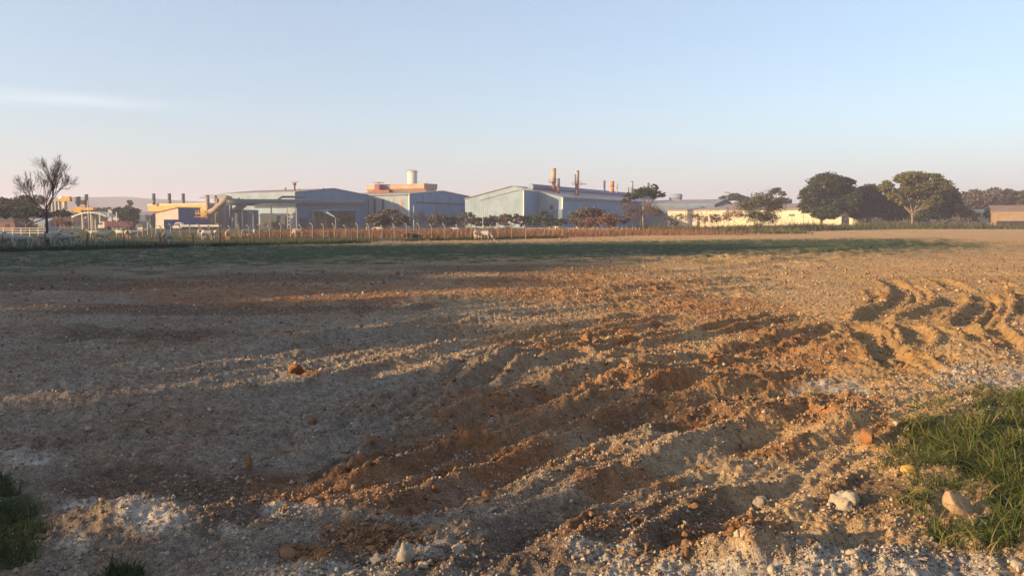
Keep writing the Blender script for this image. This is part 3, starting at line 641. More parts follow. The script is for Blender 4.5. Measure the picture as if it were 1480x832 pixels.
wd = tag(link('woodland', np_mesh('woodland', V, Fq), bits('foliage dark', LEAF['dark'], .85, .25)), kind='stuff')
tag(mt.build('trunk', bark(), wd), kind='stuff')
# ================================================================ THE FACTORY
RZ = math.atan2(-.51, .86)              # every hall shares one grid: local x runs right and nearer, local y right and deeper
LX, LY = Vector((.86, -.51, 0)).normalized(), Vector((.51, .86, 0)).normalized()
def lx_to(px, px0, d0, y=0.0):
    """local x of the point on the local-x line seen at px (from a corner seen at px0, depth d0)"""
    c = Vector((X(px0, d0), d0, 0)) + LY * y; k = X(px, 1.0); return (k * c.y - c.x) / (LX.x - k * LX.y)
def ly_to(px, px0, d0, x=0.0):
    c = Vector((X(px0, d0), d0, 0)) + LX * x; k = X(px, 1.0); return (k * c.y - c.x) / (LY.x - k * LY.y)
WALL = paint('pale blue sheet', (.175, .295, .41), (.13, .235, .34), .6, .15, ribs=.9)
WALL_SHADE = paint('blue sheet', (.085, .205, .355), (.06, .15, .27), .6, .15, ribs=.9)  # CREAM's paint made deeper and bluer, so shade is in the colour
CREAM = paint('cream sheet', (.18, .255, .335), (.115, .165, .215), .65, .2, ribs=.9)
ROOF = paint('grey sheet roof', (.22, .22, .25), (.15, .15, .18), .6, .2, ribs=.9)
DULL = paint('dull blue sheet', (.085, .14, .205), (.06, .10, .15), .65, .2, ribs=.9)
DARK = paint('dark opening', (.03, .035, .045), (.02, .02, .025), .5, .5)
RUSTY = paint('pinkish rust', (.38, .255, .185), (.27, .165, .115), .8, .35)
RED = paint('dark red iron', (.19, .06, .045), (.12, .045, .035), .7, .6)
STEEL = paint('grey duct steel', (.10, .112, .13), (.07, .08, .092), .55, .4)
YEL = paint('yellow iron', (.55, .33, .04), (.42, .24, .04), .6, .5)
WHITE = paint('white paint', (.52, .50, .44), (.42, .40, .36), .55, .4)
CHIM = paint('sooty chimney', (.10, .115, .14), (.06, .065, .08), .6, .5)
CONC = paint('concrete', (.34, .29, .23), (.25, .21, .17), .9, 1.5, bump=.02)
WOOD = paint('weathered wood', (.13, .095, .07), (.07, .052, .040), .95, 3.0, bump=.02)
YWALL = paint('pale yellow wall', (.47, .445, .335), (.37, .335, .24), .8, .25)
GLASS = paint('dull glass', (.10, .13, .16), (.07, .09, .11), .2, .5, streak=False)
def roof_slab(prof, a0, a1, axis, t=.22, over=.5):
    mb = MB()
    for (p0, z0), (p1, z1) in zip(prof[:-1], prof[1:]):
        mb.prism([(p0, z0 + .006), (p1, z1 + .006), (p1, z1 + t), (p0, z0 + t)], a0 - over, a1 + over, axis)
    return mb
def strip(x0, x1, z0, z1, y=-.12, dp=.12): return MB().box((x0, y, z0), (x1, y + dp - .004, z1))

# ---- hall with the mural-like shadow: eave towards us, blue gable at its right
H2 = (592, 346); c2 = Vector((X(*H2), H2[1], 0)); EZ2 = Z(280.3, 346); W2 = ly_to(680, *H2)
t2 = empty('factory_hall', c2, 'blue gabled hall with dark window strips and a pink box vent on its roof', 'factory hall', RZ)
R2 = [(0, EZ2), (W2 * .52, EZ2 + 2.0), (W2, EZ2)]
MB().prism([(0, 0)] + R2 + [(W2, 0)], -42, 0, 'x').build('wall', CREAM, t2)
MB().prism([(.13, .01), (.13, EZ2 - .02), (W2 * .52, EZ2 + 1.97), (W2 - .02, EZ2 - .02), (W2 - .02, .01)], .003, .10, 'x').build('gable_shade_skin', WALL_SHADE, t2)  # added skin in the shade-toned paint over the unlit gable
roof_slab(R2, -42, 0, 'x').build('roof', ROOF, t2)
for px in (532, 542, 554, 567, 579.5):
    x = lx_to(px, *H2); strip(x - .75, x + .75, EZ2 - 9.8, EZ2 - 1.9).build('window', RUSTY if px > 560 else DARK, t2)
MB().box((-.45, -.2, 0), (.12, -.003, EZ2 - .05)).build('corner_trim', WHITE, t2)
MB().box((-42, -.7, EZ2 - .45), (-.5, -.25, EZ2 - .02)).build('gutter', STEEL, t2)
for y_ in (W2 * .2, W2 * .42, W2 * .63, W2 * .85): MB().box((.103, y_ - .12, 0), (.3, y_ + .12, EZ2 - .1)).build('downpipe', STEEL, t2)
MB().box((.103, W2 * .28, 0), (.2, W2 * .40, 5.5)).build('door', DARK, t2); MB().box((.103, W2 * .1, EZ2 - 4.0), (.16, W2 * .9, EZ2 - 3.2)).build('vent_strip', DARK, t2)
xm0, xm1, ym = -40, -6, W2 * .5; zm = EZ2 + 1.7
v2 = MB().prism([(ym - 3.0, zm), (ym - 5, zm + 1.6), (ym - 5, Z(266, 365)), (ym + 5, Z(266, 365)), (ym + 5, zm + 1.6), (ym + 3.0, zm)], xm0, xm1, 'x').build('roof_vent', RUSTY, t2)
MB().box((xm0 - .1, ym - 5.15, Z(266, 365) + .01), (xm1 + .15, ym + 5.15, Z(266, 365) + .3)).build('vent_cover', RUSTY, v2)
_lx = lx_to
def lx_to(px, a, b, y=None): return _lx(px, a, b, (ym - 7.5) if y is None else y)
mp2 = MB().box((lx_to(545, *H2), ym - 9, EZ2 + 1), (lx_to(552, *H2), ym - 6, EZ2 + 5.4)); mp2.box((lx_to(548, *H2), ym - 9.2, EZ2 + 1), (lx_to(566, *H2), ym - 6.6, EZ2 + 2.7)); mp2.box((lx_to(544, *H2), ym - 9.3, EZ2 + 6.1), (lx_to(553, *H2), ym - 6, EZ2 + 6.3)); mp2.tube([(lx_to(548, *H2), ym - 7.5, EZ2 + 5), (lx_to(548, *H2), ym - 7.5, EZ2 + 6.2)], .15, 6)
mp2.build('roof_hoist', RED, t2)
lx_to = _lx
MB().tube([(xm1 - 2, ym, Z(266, 365)), (xm1 - 2, ym, Z(260, 365))], .08, 5).build('lightning_rod', STEEL, t2)
TKD = 395
tk = empty('storage_tank', (X(596.5, TKD), TKD, 0), 'tall white cylindrical tank rising behind the pink roof vent', 'tank')
rT = 7.0 * TKD / 1165; mb = MB(); mb.cyl(0, 0, 0, Z(248, TKD), rT, n=28); mb.build('tank_shell', WHITE, tk)
MB().tube([(0, 0, Z(248, TKD) + .004), (0, 0, Z(247.2, TKD)), (0, 0, Z(246.3, TKD))], [rT * 1.02, rT * .9, rT * .1], 28).build('tank_roof', WHITE, tk)
mb = MB()
for a in range(14):
    w = a * 6.283 / 14; mb.tube([(rT * 1.04 * math.cos(w), rT * 1.04 * math.sin(w), Z(249, TKD)), (rT * 1.04 * math.cos(w), rT * 1.04 * math.sin(w), Z(246, TKD))], .05, 4)
mb.tube([(rT * 1.04 * math.cos(i * 6.283 / 28), rT * 1.04 * math.sin(i * 6.283 / 28), Z(246, TKD)) for i in range(29)], .05, 4, caps=False); mb.build('railing', STEEL, tk)

# ---- hall in front of it, open doorway in its shaded gable
H1 = (427, 320); c1 = Vector((X(*H1), H1[1], 0)); EZ1 = Z(277.8, 320); W1 = 43.5
t1 = empty('factory_hall', c1, 'factory hall behind the grey pipe, big open doorway in its shaded blue gable', 'factory hall', RZ)
xl = lx_to(317, *H1); d0, d1 = ly_to(450, *H1), ly_to(514, *H1); DZ = Z(303.5, 335); ap = EZ1 + 2.2
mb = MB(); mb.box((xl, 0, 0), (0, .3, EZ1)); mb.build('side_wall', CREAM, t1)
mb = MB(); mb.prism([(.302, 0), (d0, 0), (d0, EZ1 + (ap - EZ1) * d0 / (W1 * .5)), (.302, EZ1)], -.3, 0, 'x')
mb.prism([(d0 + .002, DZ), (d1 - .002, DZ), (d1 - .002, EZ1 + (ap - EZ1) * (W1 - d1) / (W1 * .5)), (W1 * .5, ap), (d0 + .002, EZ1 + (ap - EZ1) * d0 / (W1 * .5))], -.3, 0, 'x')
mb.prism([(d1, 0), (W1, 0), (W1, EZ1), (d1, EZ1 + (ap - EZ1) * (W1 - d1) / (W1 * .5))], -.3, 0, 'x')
mb.build('gable_wall', WALL_SHADE, t1)  # same paint as the side wall, in its shade tone
mb = MB(); mb.box((xl, W1 - .3, 0), (-.302, W1, EZ1)); mb.box((xl, .302, 0), (xl + .3, W1 - .302, EZ1)); mb.build('back_wall', WALL_SHADE, t1)
roof_slab([(0, EZ1), (W1 * .5, ap), (W1, EZ1)], xl, 0, 'x').build('roof', ROOF, t1)
for y, s_ in ((d0 + 3, .5), (d0 + 13, .4), (d1 - 3, .4)): MB().box((-9, y - s_, 0), (-9 + s_ * 2, y + s_, DZ + 1)).build('pillar', RUSTY, t1)
MB().box((-30, d0 + 2, 0), (-14, d1 - 2, 5.2)).build('machine', RUSTY, t1)
MB().box((-.14, 2.0, 0), (.06, 6.6, 4.2)).build('door', DARK, t1)
MB().box((lx_to(373, *H1, y=W1 * .5), W1 * .5 - 2.4, ap - .2), (lx_to(472, *H1, y=W1 * .5), W1 * .5 + 2.4, Z(272.8, 342))).build('roof_vent', RUSTY, t1)
for px, py, r, kind in ((427, 264, 2.8, 1), (413.5, 271, 2.0, 0), (468, 271.5, 2.2, 0), (433, 272.5, 1.6, 0)):
    y = W1 * .12; x = lx_to(px, *H1, y=y) if px < 440 else -1; y = y if px < 440 else ly_to(px, *H1, x=-1)
    w = c1 + LX * x + LY * y; zt = Z(py, w.y); k = w.y / 1165; mb = MB(); mb.cyl(x, y, EZ1 - .1, zt - r * k, r * k * .45, n=10)
    mb.tube([(x, y, zt - r * k * 1.4), (x, y, zt - r * k * .6), (x, y, zt)], [r * k * .5, r * k * 1.05, r * k * .55], 12)
    if kind: mb.tube([(x - 2, y, zt + .35), (x + 2.6, y, zt + .35)], .09, 5)
    mb.build('roof_ventilator', RUSTY if not kind else RED, t1)
MB().tube([(0.1, .6, EZ1 - 1.5), (.1, 1.2, EZ1 + .2)], .12, 5)
# ---- white lean-to block with a single pitch
H3 = (757, 325); c3 = Vector((X(*H3), H3[1], 0)); xl = lx_to(693, *H3); yd = ly_to(782, *H3); za, zb = Z(275.5, 325), Z(290, 336)
t3 = empty('factory_annex', c3, 'white lit end block with one sloping roof line and a blue shaded side', 'annex', RZ)
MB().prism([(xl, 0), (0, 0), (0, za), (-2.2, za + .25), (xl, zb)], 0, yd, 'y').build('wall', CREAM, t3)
MB().box((.003, .1, .02), (.11, yd - .02, za - .1)).build('side_shade_skin', WALL_SHADE, t3)  # thin skin with shade painted into its blue
roof_slab([(xl, zb), (-2.2, za + .25), (0, za)], 0, yd, 'y', over=.35).build('roof', ROOF, t3)
MB().box((-.35, -.14, 0), (.15, -.003, za - .05)).build('corner_trim', WHITE, t3)
# ---- the long main hall with monitor roof
H4 = (813, 330); c4 = Vector((X(*H4), H4[1], 0)); EZ4 = Z(285, 330); xl = lx_to(779, *H4); LEN = ly_to(966, *H4); rise = (Z(277.5, 335) - EZ4) / -xl
t4 = empty('factory_hall', c4, 'longest blue factory hall, chimneys and a round-ended blue monitor along its roof', 'factory hall', RZ)
XR = -24; ZR = EZ4 + rise * 24
pr = [(2 * XR, EZ4), (XR, ZR), (0, EZ4)]
MB().prism([(2 * XR, 0)] + pr + [(0, 0)][0:0] + [(0, 0)], 0, LEN, 'y').build('wall', CREAM, t4)
MB().box((.003, .12, .02), (.12, LEN, EZ4 - 1.2)).build('side_shade_skin', WALL_SHADE, t4)  # shade-toned skin along the whole unlit side
MB().box((.003, .10, EZ4 - 1.15), (.5, LEN, EZ4 - .02)).build('gutter', paint('dark blue trim', (.07, .10, .17), (.05, .07, .12), .6, .4), t4)
roof_slab(pr, 0, LEN, 'y', over=.6).build('roof', ROOF, t4)
xw = lx_to(797, *H4); w = strip(xw - .8, xw + .8, Z(304, 331), Z(296.5, 331)).build('window', DARK, t4); strip(xw - 1.0, xw + 1.0, Z(304.6, 331), Z(304.05, 331), -.2).build('sill', WHITE, w)
xlo = lx_to(790, *H4); MB().box((xlo, -.16, 0), (-.02, -.004, Z(302.5, 330))).build('low_shade_cladding', DULL, t4)  # dull blue stands in for blue shade low on this lit wall
MB().box((-.4, -.17, Z(302, 330)), (.2, -.004, EZ4 - .05)).build('corner_trim', WHITE, t4)
# monitor: a barrel running the whole length, its lit end towards us
ymn = 4.0; w0 = c4 + LX * XR + LY * ymn; zc = Z(270.7, w0.y); rm = 4.6 * w0.y / 1165
xm = lx_to(766.5, *H4, y=ymn)
mb = MB(); mb.tube([(xm, ymn, zc), (xm, 150, zc - .6)], [rm, rm], 18, caps=False); mon = mb.build('roof_monitor', paint('blue barrel', (.10, .15, .25), (.07, .10, .17), .6, .3, ribs=1.2), t4)
mb = MB(); mb.add([(xm + rm * 1.02 * math.cos(a * 6.283 / 24), ymn - .05, zc + rm * 1.02 * math.sin(a * 6.283 / 24)) for a in range(24)] + [(xm + rm * 1.02 * math.cos(a * 6.283 / 24), ymn + .3, zc + rm * 1.02 * math.sin(a * 6.283 / 24)) for a in range(24)], [tuple(range(24))] + [(i, (i + 1) % 24, 24 + (i + 1) % 24, 24 + i) for i in range(24)]); mb.build('monitor_end', CREAM, mon)
MB().box((xm - rm * .7, ymn + 1, ZR - 1), (xm + rm * .7, 150, zc - rm * .55)).build('monitor_base', ROOF, t4)
def chimney(px, ytop, ybase, r_px, d, mats, label, collar=None, platform=False, split=.45, group=None):
    k = d / 1165; e = empty('chimney', (X(px, d), d, Z(ybase, d)), label, 'chimney', group=group); z0 = 0; z1 = Z(ytop, d) - Z(ybase, d); zs = z1 * split; r = r_px * k
    MB().cyl(0, 0, z0, zs, r * (.82 if platform else .985), n=18).build('base', mats[1], e); MB().cyl(0, 0, zs + .003, z1, r, n=18).build('stack', mats[0], e)
    mb = MB(); mb.tube([(0, 0, z1 - .5), (0, 0, z1 + .02)], [r * 1.04, r * 1.04], 18); mb.build('rim', mats[1] if not platform else mats[0], e)
    if platform:
        mb = MB(); mb.box((-r * 2.1, -r * 1.8, zs - .2), (r * (platform if platform > 1 else 2.1), r * 1.8, zs - .05))
        for sx in (-1, 1):
            for sy in (-1, 1): mb.tube([(sx * r * 2, sy * r * 1.75, zs - .05), (sx * r * 2, sy * r * 1.75, zs + 1.0)], .05, 4)
        for sy in (-1, 1): mb.tube([(-r * 2, sy * r * 1.75, zs + 1.0), (r * 2, sy * r * 1.75, zs + 1.0)], .05, 4)
        mb.tube([(r * .8, 0, zs - 1.6), (r * 2.1, 0, zs - .2)], .08, 4); mb.build('platform', RED, e)
    return e
TAN = paint('sunlit tan stack', (.38, .27, .17), (.28, .19, .12), .7, .3); ORG = paint('orange brick stack', (.50, .22, .10), (.38, .15, .08), .85, .5); GRY = paint('pale grey stack', (.34, .32, .30), (.26, .245, .23), .65, .4)
chimney(800, 243.5, 284, 3.4, 352, (TAN, RED), 'tallest tan chimney with a dark red foot and platform on the long hall', None, 2.1, .52)
chimney(807, 258, 283, 2.0, 349, (CHIM, RED), 'thin dark chimney close beside the tallest tan chimney', split=.5)
chimney(833.5, 246.5, 285, 3.3, 356, (GRY, RED), 'pale grey chimney with a wide bracketed platform on the long hall', None, 4.2, .5)
chimney(873, 261, 278, 1.6, 390, (CHIM, CHIM), 'slim dark chimney just left of the orange brick one')
chimney(884, 262, 278, 3.1, 395, (ORG, ORG), 'short stout orange brick chimney on the long hall roof')
chimney(891, 265, 279, 1.0, 392, (GRY, GRY), 'hair-thin grey pipe right of the orange brick chimney')
chimney(908, 271, 280, .9, 420, (CHIM, CHIM), 'lowest thin dark vent pipe left of the capped grey chimney')
chimney(913, 262, 280, 1.7, 425, (GRY, CHIM), 'grey capped chimney standing alone right of the orange one')
chimney(930, 268.5, 282, 1.1, 440, (CHIM, CHIM), 'thin dark pipe just left of the capped chimney above the flat-topped tree')
chimney(936.5, 264, 282, 1.6, 445, (CHIM, CHIM), 'dark capped chimney rising over the flat-topped tree')
# ---- lower hall beyond, grey roof falling to the right
H5 = (962, 392); c5 = Vector((X(*H5), H5[1], 0)); t5 = empty('factory_hall', c5, 'low blue hall with a broad grey roof between the long hall and the yellow building', 'factory hall', RZ)
xl = lx_to(889, *H5); e5 = Z(296, 392); pr = [(0, e5), (17, e5 + 2.6), (34, e5)]
MB().prism([(0, 0)] + pr + [(34, 0)], xl, 24, 'x').build('wall', DULL, t5); roof_slab(pr, xl, 24, 'x').build('roof', ROOF, t5)
mb = MB()
for px, py in ((972, 284), (981, 282)):
    pass
vx = lx_to(976, *H5, y=17); MB().tube([(vx - 3, 17, e5 + 4.3), (vx + 3, 17, e5 + 4.3)], 1.5, 14).build('roof_vent', CREAM, t5)
MB().box((vx - 2.5, 16.2, e5 + 2.3), (vx + 2.5, 17.8, e5 + 3.4)).build('vent_foot', ROOF, t5)
# ---- pale yellow warehouse
H6 = (1172, 352); c6 = Vector((X(*H6), H6[1], 0)); xl = lx_to(965, *H6); e6 = Z(302.3, 352); pr = [(0, e6), (15, e6 + 2.7), (30, e6)]
t6 = empty('warehouse', c6, 'long pale yellow warehouse glowing in the sun under a grey roof', 'warehouse', RZ)
MB().prism([(0, 0)] + pr + [(30, 0)], xl, 0, 'x').build('wall', YWALL, t6); roof_slab(pr, xl, 0, 'x', over=.7).build('roof', paint('dull mauve roof', (.24, .20, .21), (.17, .14, .15), .8, .25, ribs=.9), t6)
for i, px in enumerate((990, 1020, 1052, 1090, 1128, 1160)):
    x = lx_to(px, *H6); MB().box((x - .18, -.2, 0), (x + .18, -.003, e6 - .1)).build('pilaster', YWALL, t6)
for px, zz_ in ((980, 5.2), (1005, 5.2), (1036, 5.2), (1075, 5.2), (1106, 5.2), (1144, 5.2)):
    x = lx_to(px, *H6); MB().box((x - 1.3, -.06, zz_), (x + 1.3, -.004, zz_ + .9)).build('window', GLASS, t6)
MB().box((xl, -.35, e6 - .25), (-.02, -.203, e6 - .04)).build('gutter', STEEL, t6)
x = lx_to(1012, *H6); MB().box((x - 5, -.12, 0), (x + 5, -.004, 3.6)).build('door', paint('greyish door', (.5, .42, .33), (.4, .33, .27), .8, .4), t6)
H6b = (1216, 330); t6b = empty('boundary_wall', (X(*H6b), 330, 0), 'low pale yellow wall continuing right of the warehouse under the dark rain tree', 'wall', RZ)
xl = lx_to(1163, *H6b); MB().box((xl, 0, 0), (0, .4, Z(314, 338))).build('wall_panel', YWALL, t6b); MB().box((xl - .1, -.1, Z(314, 338) + .004), (.1, .5, Z(314, 338) + .2)).build('coping', YWALL, t6b)
H6c = (1070, 470); t6c = empty('shed', (X(*H6c), 470, 0), 'small far shed whose low roof shines white beside the lamp mast', 'shed', RZ)
xl = lx_to(1036, *H6c); e = Z(297, 470); pr = [(0, e), (7, e + 2.2), (14, e)]; MB().prism([(0, 0)] + pr + [(14, 0)], xl, 0, 'x').build('wall', YWALL, t6c); roof_slab(pr, xl, 0, 'x').build('roof', WHITE, t6c)
# ---- dark low building in the gap, with a white shutter
H7 = (700, 380); t7 = empty('workshop', (X(*H7), 380, 0), 'dark low workshop seen in the gap between the two halls', 'workshop', RZ)
xl = lx_to(676, *H7); e = Z(300, 385); MB().prism([(0, 0), (0, e), (20, e + .8), (20, 0)], xl, 6, 'x').build('wall', WALL_SHADE, t7); roof_slab([(0, e), (20, e + .8)], xl, 6, 'x', .6).build('roof', DARK, t7)
x0, x1 = lx_to(684, *H7), lx_to(690, *H7); MB().box((x0, -.14, Z(308, 385)), (x1, -.004, Z(304.5, 385))).build('window', WHITE, t7)

# ---- yellow furnace house with three chimneys, lean-to and container at the left
H8 = (300, 335); c8 = Vector((X(*H8), 335, 0)); xl = lx_to(216, *H8); e8 = Z(293.5, 338)
t8 = empty('furnace_house', c8, 'yellow topped brown furnace house carrying three dark chimneys', 'furnace house', RZ)
MB().box((xl, 0, 0), (0, 16, e8 - 3.2)).build('wall', paint('brown wall', (.30, .19, .12), (.2, .12, .08), .85, .4), t8)
MB().box((xl - .3, -.3, e8 - 3.19), (.3, 16.3, e8 - 1.0)).build('upper_band', paint('ochre sheet', (.40, .25, .08), (.32, .19, .06), .7, .3, ribs=.8), t8)
MB().box((xl - .5, -.5, e8 - .99), (.5, 16.5, e8)).build('roof', paint('pale ochre', (.42, .32, .19), (.34, .24, .14), .7, .4), t8)
MB().box((xl, -1.2, e8 - 3.9), (0, -.31, e8 - 3.5)).build('walkway', YEL, t8)
for i, (px, lb) in enumerate(((223.5, 'leftmost'), (246, 'middle'), (266, 'rightmost'))):
    chimney(px, 279.7, 296, 2.3, 350, (CHIM, CHIM), f'{lb} of the three equal dark chimneys on the yellow furnace house', group='chimneys on the furnace house')
H9 = (258, 318); c9 = Vector((X(*H9), 318, 0)); xl = lx_to(225, *H9); yb = ly_to(290, *H9)
t9 = empty('lean_to_shed', c9, 'pale fronted lean-to with a slanting roof and a dark blue end before the furnace house', 'shed', RZ)
MB().prism([(xl, 0), (0, 0), (0, Z(300.5, 318)), (xl, Z(308, 327))], 0, yb, 'y').build('wall', paint('grey plaster', (.34, .31, .28), (.27, .24, .22), .85, .4), t9)
roof_slab([(xl, Z(308, 327)), (0, Z(300.5, 318))], 0, yb, 'y', .3, .4).build('roof', RED, t9)
MB().box((.004, .1, .02), (.14, yb - .1, Z(300.8, 318))).build('end_cladding', paint('deep blue sheet', (.05, .09, .22), (.035, .065, .16), .6, .4, ribs=.8), t9)
tc_ = empty('container', (X(237, 292), 292, 0), 'long dark blue shipping container with a white end in front of the lean-to', 'container', R(26))
lw = 15.0; mb = MB().box((.05, 0, .5), (lw, 2.6, Z(317.3, 292))); mb.build('container_body', paint('navy container', (.035, .06, .20), (.03, .05, .15), .55, .5, ribs=.5), tc_)
MB().box((-.15, -.02, .4), (.045, 2.62, Z(317, 292) + .05)).build('end_door', WHITE, tc_)
MB().box((.3, .2, 0), (lw - .3, 2.4, .495)).build('skid', DARK, tc_)
# ---- dust collector tower and overhead pipes
DC = 306; k = DC / 1165
td_ = empty('dust_collector', (X(318, DC), DC, 0), 'cluster of grey filter cylinders on a steel frame with a yellow gallery', 'dust collector')
def lxx(px): return X(px, DC) - X(318, DC)
for px, r, y0, y1, dy in ((301, 2.6, 283, 330, 0), (309, 2.2, 284, 330, 3), (315, 2.6, 288, 312, 0), (327, 3.2, 284, 330, 3), (334, 2.2, 285, 314, 0), (341, 2.0, 287, 330, 4)):
    mb = MB(); mb.cyl(lxx(px), dy, max(0, Z(y1, DC)), Z(y0, DC), r * k, n=14); mb.tube([(lxx(px), dy, Z(y0, DC) + .003), (lxx(px), dy, Z(y0 - 1.5, DC))], [r * k, r * k * .4], 14); mb.build('filter_cylinder', paint('dusty duct', (.23, .18, .155), (.16, .13, .115), .7, .5) if px in (301, 315) else STEEL, td_)
for px in (306, 322, 346): MB().box((lxx(px) - .16, 4.2, 0), (lxx(px) + .16, 4.5, Z(286, DC))).build('column', STEEL, td_)
MB().box((lxx(330), 5, 0), (lxx(362), 10, Z(303, DC))).build('filter_house', paint('slate sheet', (.10, .14, .20), (.07, .10, .15), .7, .4), td_)
mb = MB(); mb.box((lxx(290), -.6, Z(286, DC)), (lxx(330), 1, Z(285, DC))); mb.box((lxx(296), -1, Z(282.5, DC)), (lxx(326), 3.4, Z(282, DC))); mb.build('top_platform', RUSTY, td_)
mb = MB(); mb.box((lxx(286), -2.4, Z(309, DC)), (lxx(303), -.9, Z(307.6, DC)))
for px in (287, 291, 295, 299, 302): mb.tube([(lxx(px), -2.3, Z(313.5, DC)), (lxx(px), -2.3, Z(304, DC))], .1, 5)
mb.box((lxx(284), -2.3, Z(314, DC)), (lxx(303), -1.4, Z(313.3, DC))); mb.box((lxx(287), -2.35, Z(304.5, DC)), (lxx(302), -2.25, Z(304, DC))); mb.build('gallery', YEL, td_)
tp = empty('overhead_pipe', (X(330, 298), 298, 0), 'long thick grey duct crossing before the halls, elbows dropping at its left end', 'pipe')
P0 = Vector((X(330, 298), 298, 0))
def pw(px, py, d): return at(px, py, d) - P0
MB().tube([pw(327, 291, 297), pw(345, 292.5, 299), pw(440, 293, 318), pw(526, 293.5, 342)], 1.28, 16).build('main_duct', STEEL, tp)
MB().tube([pw(331, 285.5, 297), pw(325, 290, 297), pw(309, 304, 298), pw(304, 306, 300)], 1.05, 14).build('elbow', paint('dusty duct', (.23, .18, .155), (.16, .13, .115), .7, .5), tp)
MB().tube([pw(356, 292, 300), pw(348, 299, 300), pw(340, 304, 301)], 1.2, 14).build('elbow', STEEL, tp)
MB().tube([pw(402, 288, 310), pw(408, 284.5, 311), pw(440, 284.8, 319)], .45, 10).build('branch_pipe', STEEL, tp)
for px, d in ((350, 300), (392, 308), (470, 326), (508, 336)):
    a = pw(px, 297, d); MB().box((a.x - .2, a.y - .2, 0), (a.x + .2, a.y + .2, a.z)).build('support_leg', STEEL, tp)
def truss(mb, a, b, h_, n_, w=.1):
    """a flat truss from a to b (bottom chord ends), height h_"""
    a, b = Vector(a), Vector(b); up = Vector((0, 0, h_)); mb.tube([a, b], w, 5); mb.tube([a + up, b + up], w, 5)
    for i in range(n_):
        p, q_ = a.lerp(b, i / n_), a.lerp(b, (i + 1) / n_); mb.tube([p, q_ + up], w * .6, 4); mb.tube([p + up, q_], w * .6, 4); mb.tube([p, p + up], w * .7, 4)
tb = empty('truss_bridge', (X(400, 302), 302, 0), 'pale lattice pipe bridge on a braced tower before the open hall side', 'pipe bridge'); P0 = Vector((X(400, 302), 302, 0))
mb = MB(); truss(mb, pw(368, 300.5, 300), pw(428, 300, 306), 1.3, 14, .11); truss(mb, pw(368, 299.5, 303), pw(428, 299.3, 309), 1.3, 14, .11); mb.build('truss', GRY, tb)
mb = MB()
for px in (415, 428):
    for dd in (303, 306): a = pw(px, 300, dd); mb.box((a.x - .14, a.y - .14, 0), (a.x + .14, a.y + .14, a.z))
for dd in (303, 306):
    for i in range(5):
        z0, z1 = i * 1.6, i * 1.6 + 1.6; a, b_ = pw(415, 300, dd), pw(428, 300, dd); mb.tube([(a.x, a.y, z0), (b_.x, b_.y, z1)], .07, 4); mb.tube([(b_.x, b_.y, z0), (a.x, a.y, z1)], .07, 4); mb.tube([(a.x, a.y, z1), (b_.x, b_.y, z1)], .07, 4)
mb.build('tower', GRY, tb)
tb = empty('conveyor_gallery', (X(480, 318), 318, 0), 'shaded lattice gallery hung below the duct across the hall doorway', 'gallery'); P0 = Vector((X(480, 318), 318, 0))
mb = MB(); truss(mb, pw(449, 302.5, 316), pw(516, 301.5, 330), 1.2, 16, .10); mb.build('truss', STEEL, tb)
mb = MB(); a, b_ = pw(449, 304.5, 316), pw(516, 303.5, 330); mb.tube([a, b_], .35, 6); mb.build('belt_casing', WALL_SHADE, tb)
for px, d in ((452, 316.6), (514, 329.6)): a = pw(px, 303, d); MB().box((a.x - .15, a.y + .4, 0), (a.x + .15, a.y + .7, a.z + 1)).build('leg', STEEL, tb)

# ---- yellow silo plant at far left
SD = 318; k = SD / 1165; ts = empty('silo_plant', (X(80, SD), SD, 0), 'four slim grey silos under a bright yellow roof and duct left of the single chimney', 'silos'); P0 = Vector((X(80, SD), SD, 0))
for px in (71.5, 76.5, 81.5, 86.5):
    a = pw(px, 300, SD); mb = MB(); mb.tube([(a.x, 0, Z(308, SD)), (a.x, 0, Z(304, SD)), (a.x, 0, Z(292, SD)), (a.x, 0, Z(290.5, SD))], [.25, 1.9 * k, 1.9 * k, .5], 12); mb.build('silo', GRY, ts)
mb = MB(); mb.box((pw(70, 0, SD).x, -1, Z(291, SD)), (pw(90, 0, SD).x, 1, Z(289.3, SD)))
mb.prism([(pw(70, 0, SD).x, Z(289.2, SD)), (pw(90, 0, SD).x, Z(289.2, SD)), (pw(89, 0, SD).x, Z(284, SD)), (pw(80, 0, SD).x, Z(285, SD))], -.9, .9, 'y'); mb.build('roof', YEL, ts)
MB().tube([pw(86, 286.5, SD), pw(91, 286.5, SD), pw(93.5, 290, SD), pw(94.5, 303, SD)], .8, 12).build('curved_duct', paint('cream duct', (.62, .55, .42), (.5, .43, .32), .6, .5), ts)
MB().tube([(pw(99, 0, SD).x, .5, Z(298, SD)), (pw(98.5, 0, SD).x, .5, Z(292, SD)), (pw(97, 0, SD).x, .5, Z(285, SD))], [.4, 1.2, 1.5], 10).build('hopper', STEEL, ts)
mb = MB(); mb.prism([(pw(88, 0, SD).x, Z(303.5, SD)), (pw(106, 0, SD).x, Z(308.5, SD)), (pw(106, 0, SD).x, Z(304, SD)), (pw(88, 0, SD).x, Z(302, SD))], -1.2, 1.2, 'y'); mb.box((pw(95, 0, SD).x, -1.25, Z(303.8, SD)), (pw(124, 0, SD).x, 1.3, Z(300, SD))); mb.build('gallery', YEL, ts)
mb = MB()
for px in (70.5, 76, 88, 104, 118): mb.box((pw(px, 0, SD).x - .14, 1.0, 0), (pw(px, 0, SD).x + .14, 1.28, Z(304, SD)))
mb.box((pw(70, 0, SD).x, .9, Z(307, SD)), (pw(90, 0, SD).x, 1.4, Z(306.3, SD))); mb.build('support_frame', RUSTY, ts)
e = chimney(126.3, 281, 330, 2.5, 320, (CHIM, CHIM), 'single dark chimney with a yellow platform box at the far left plant', split=.6)
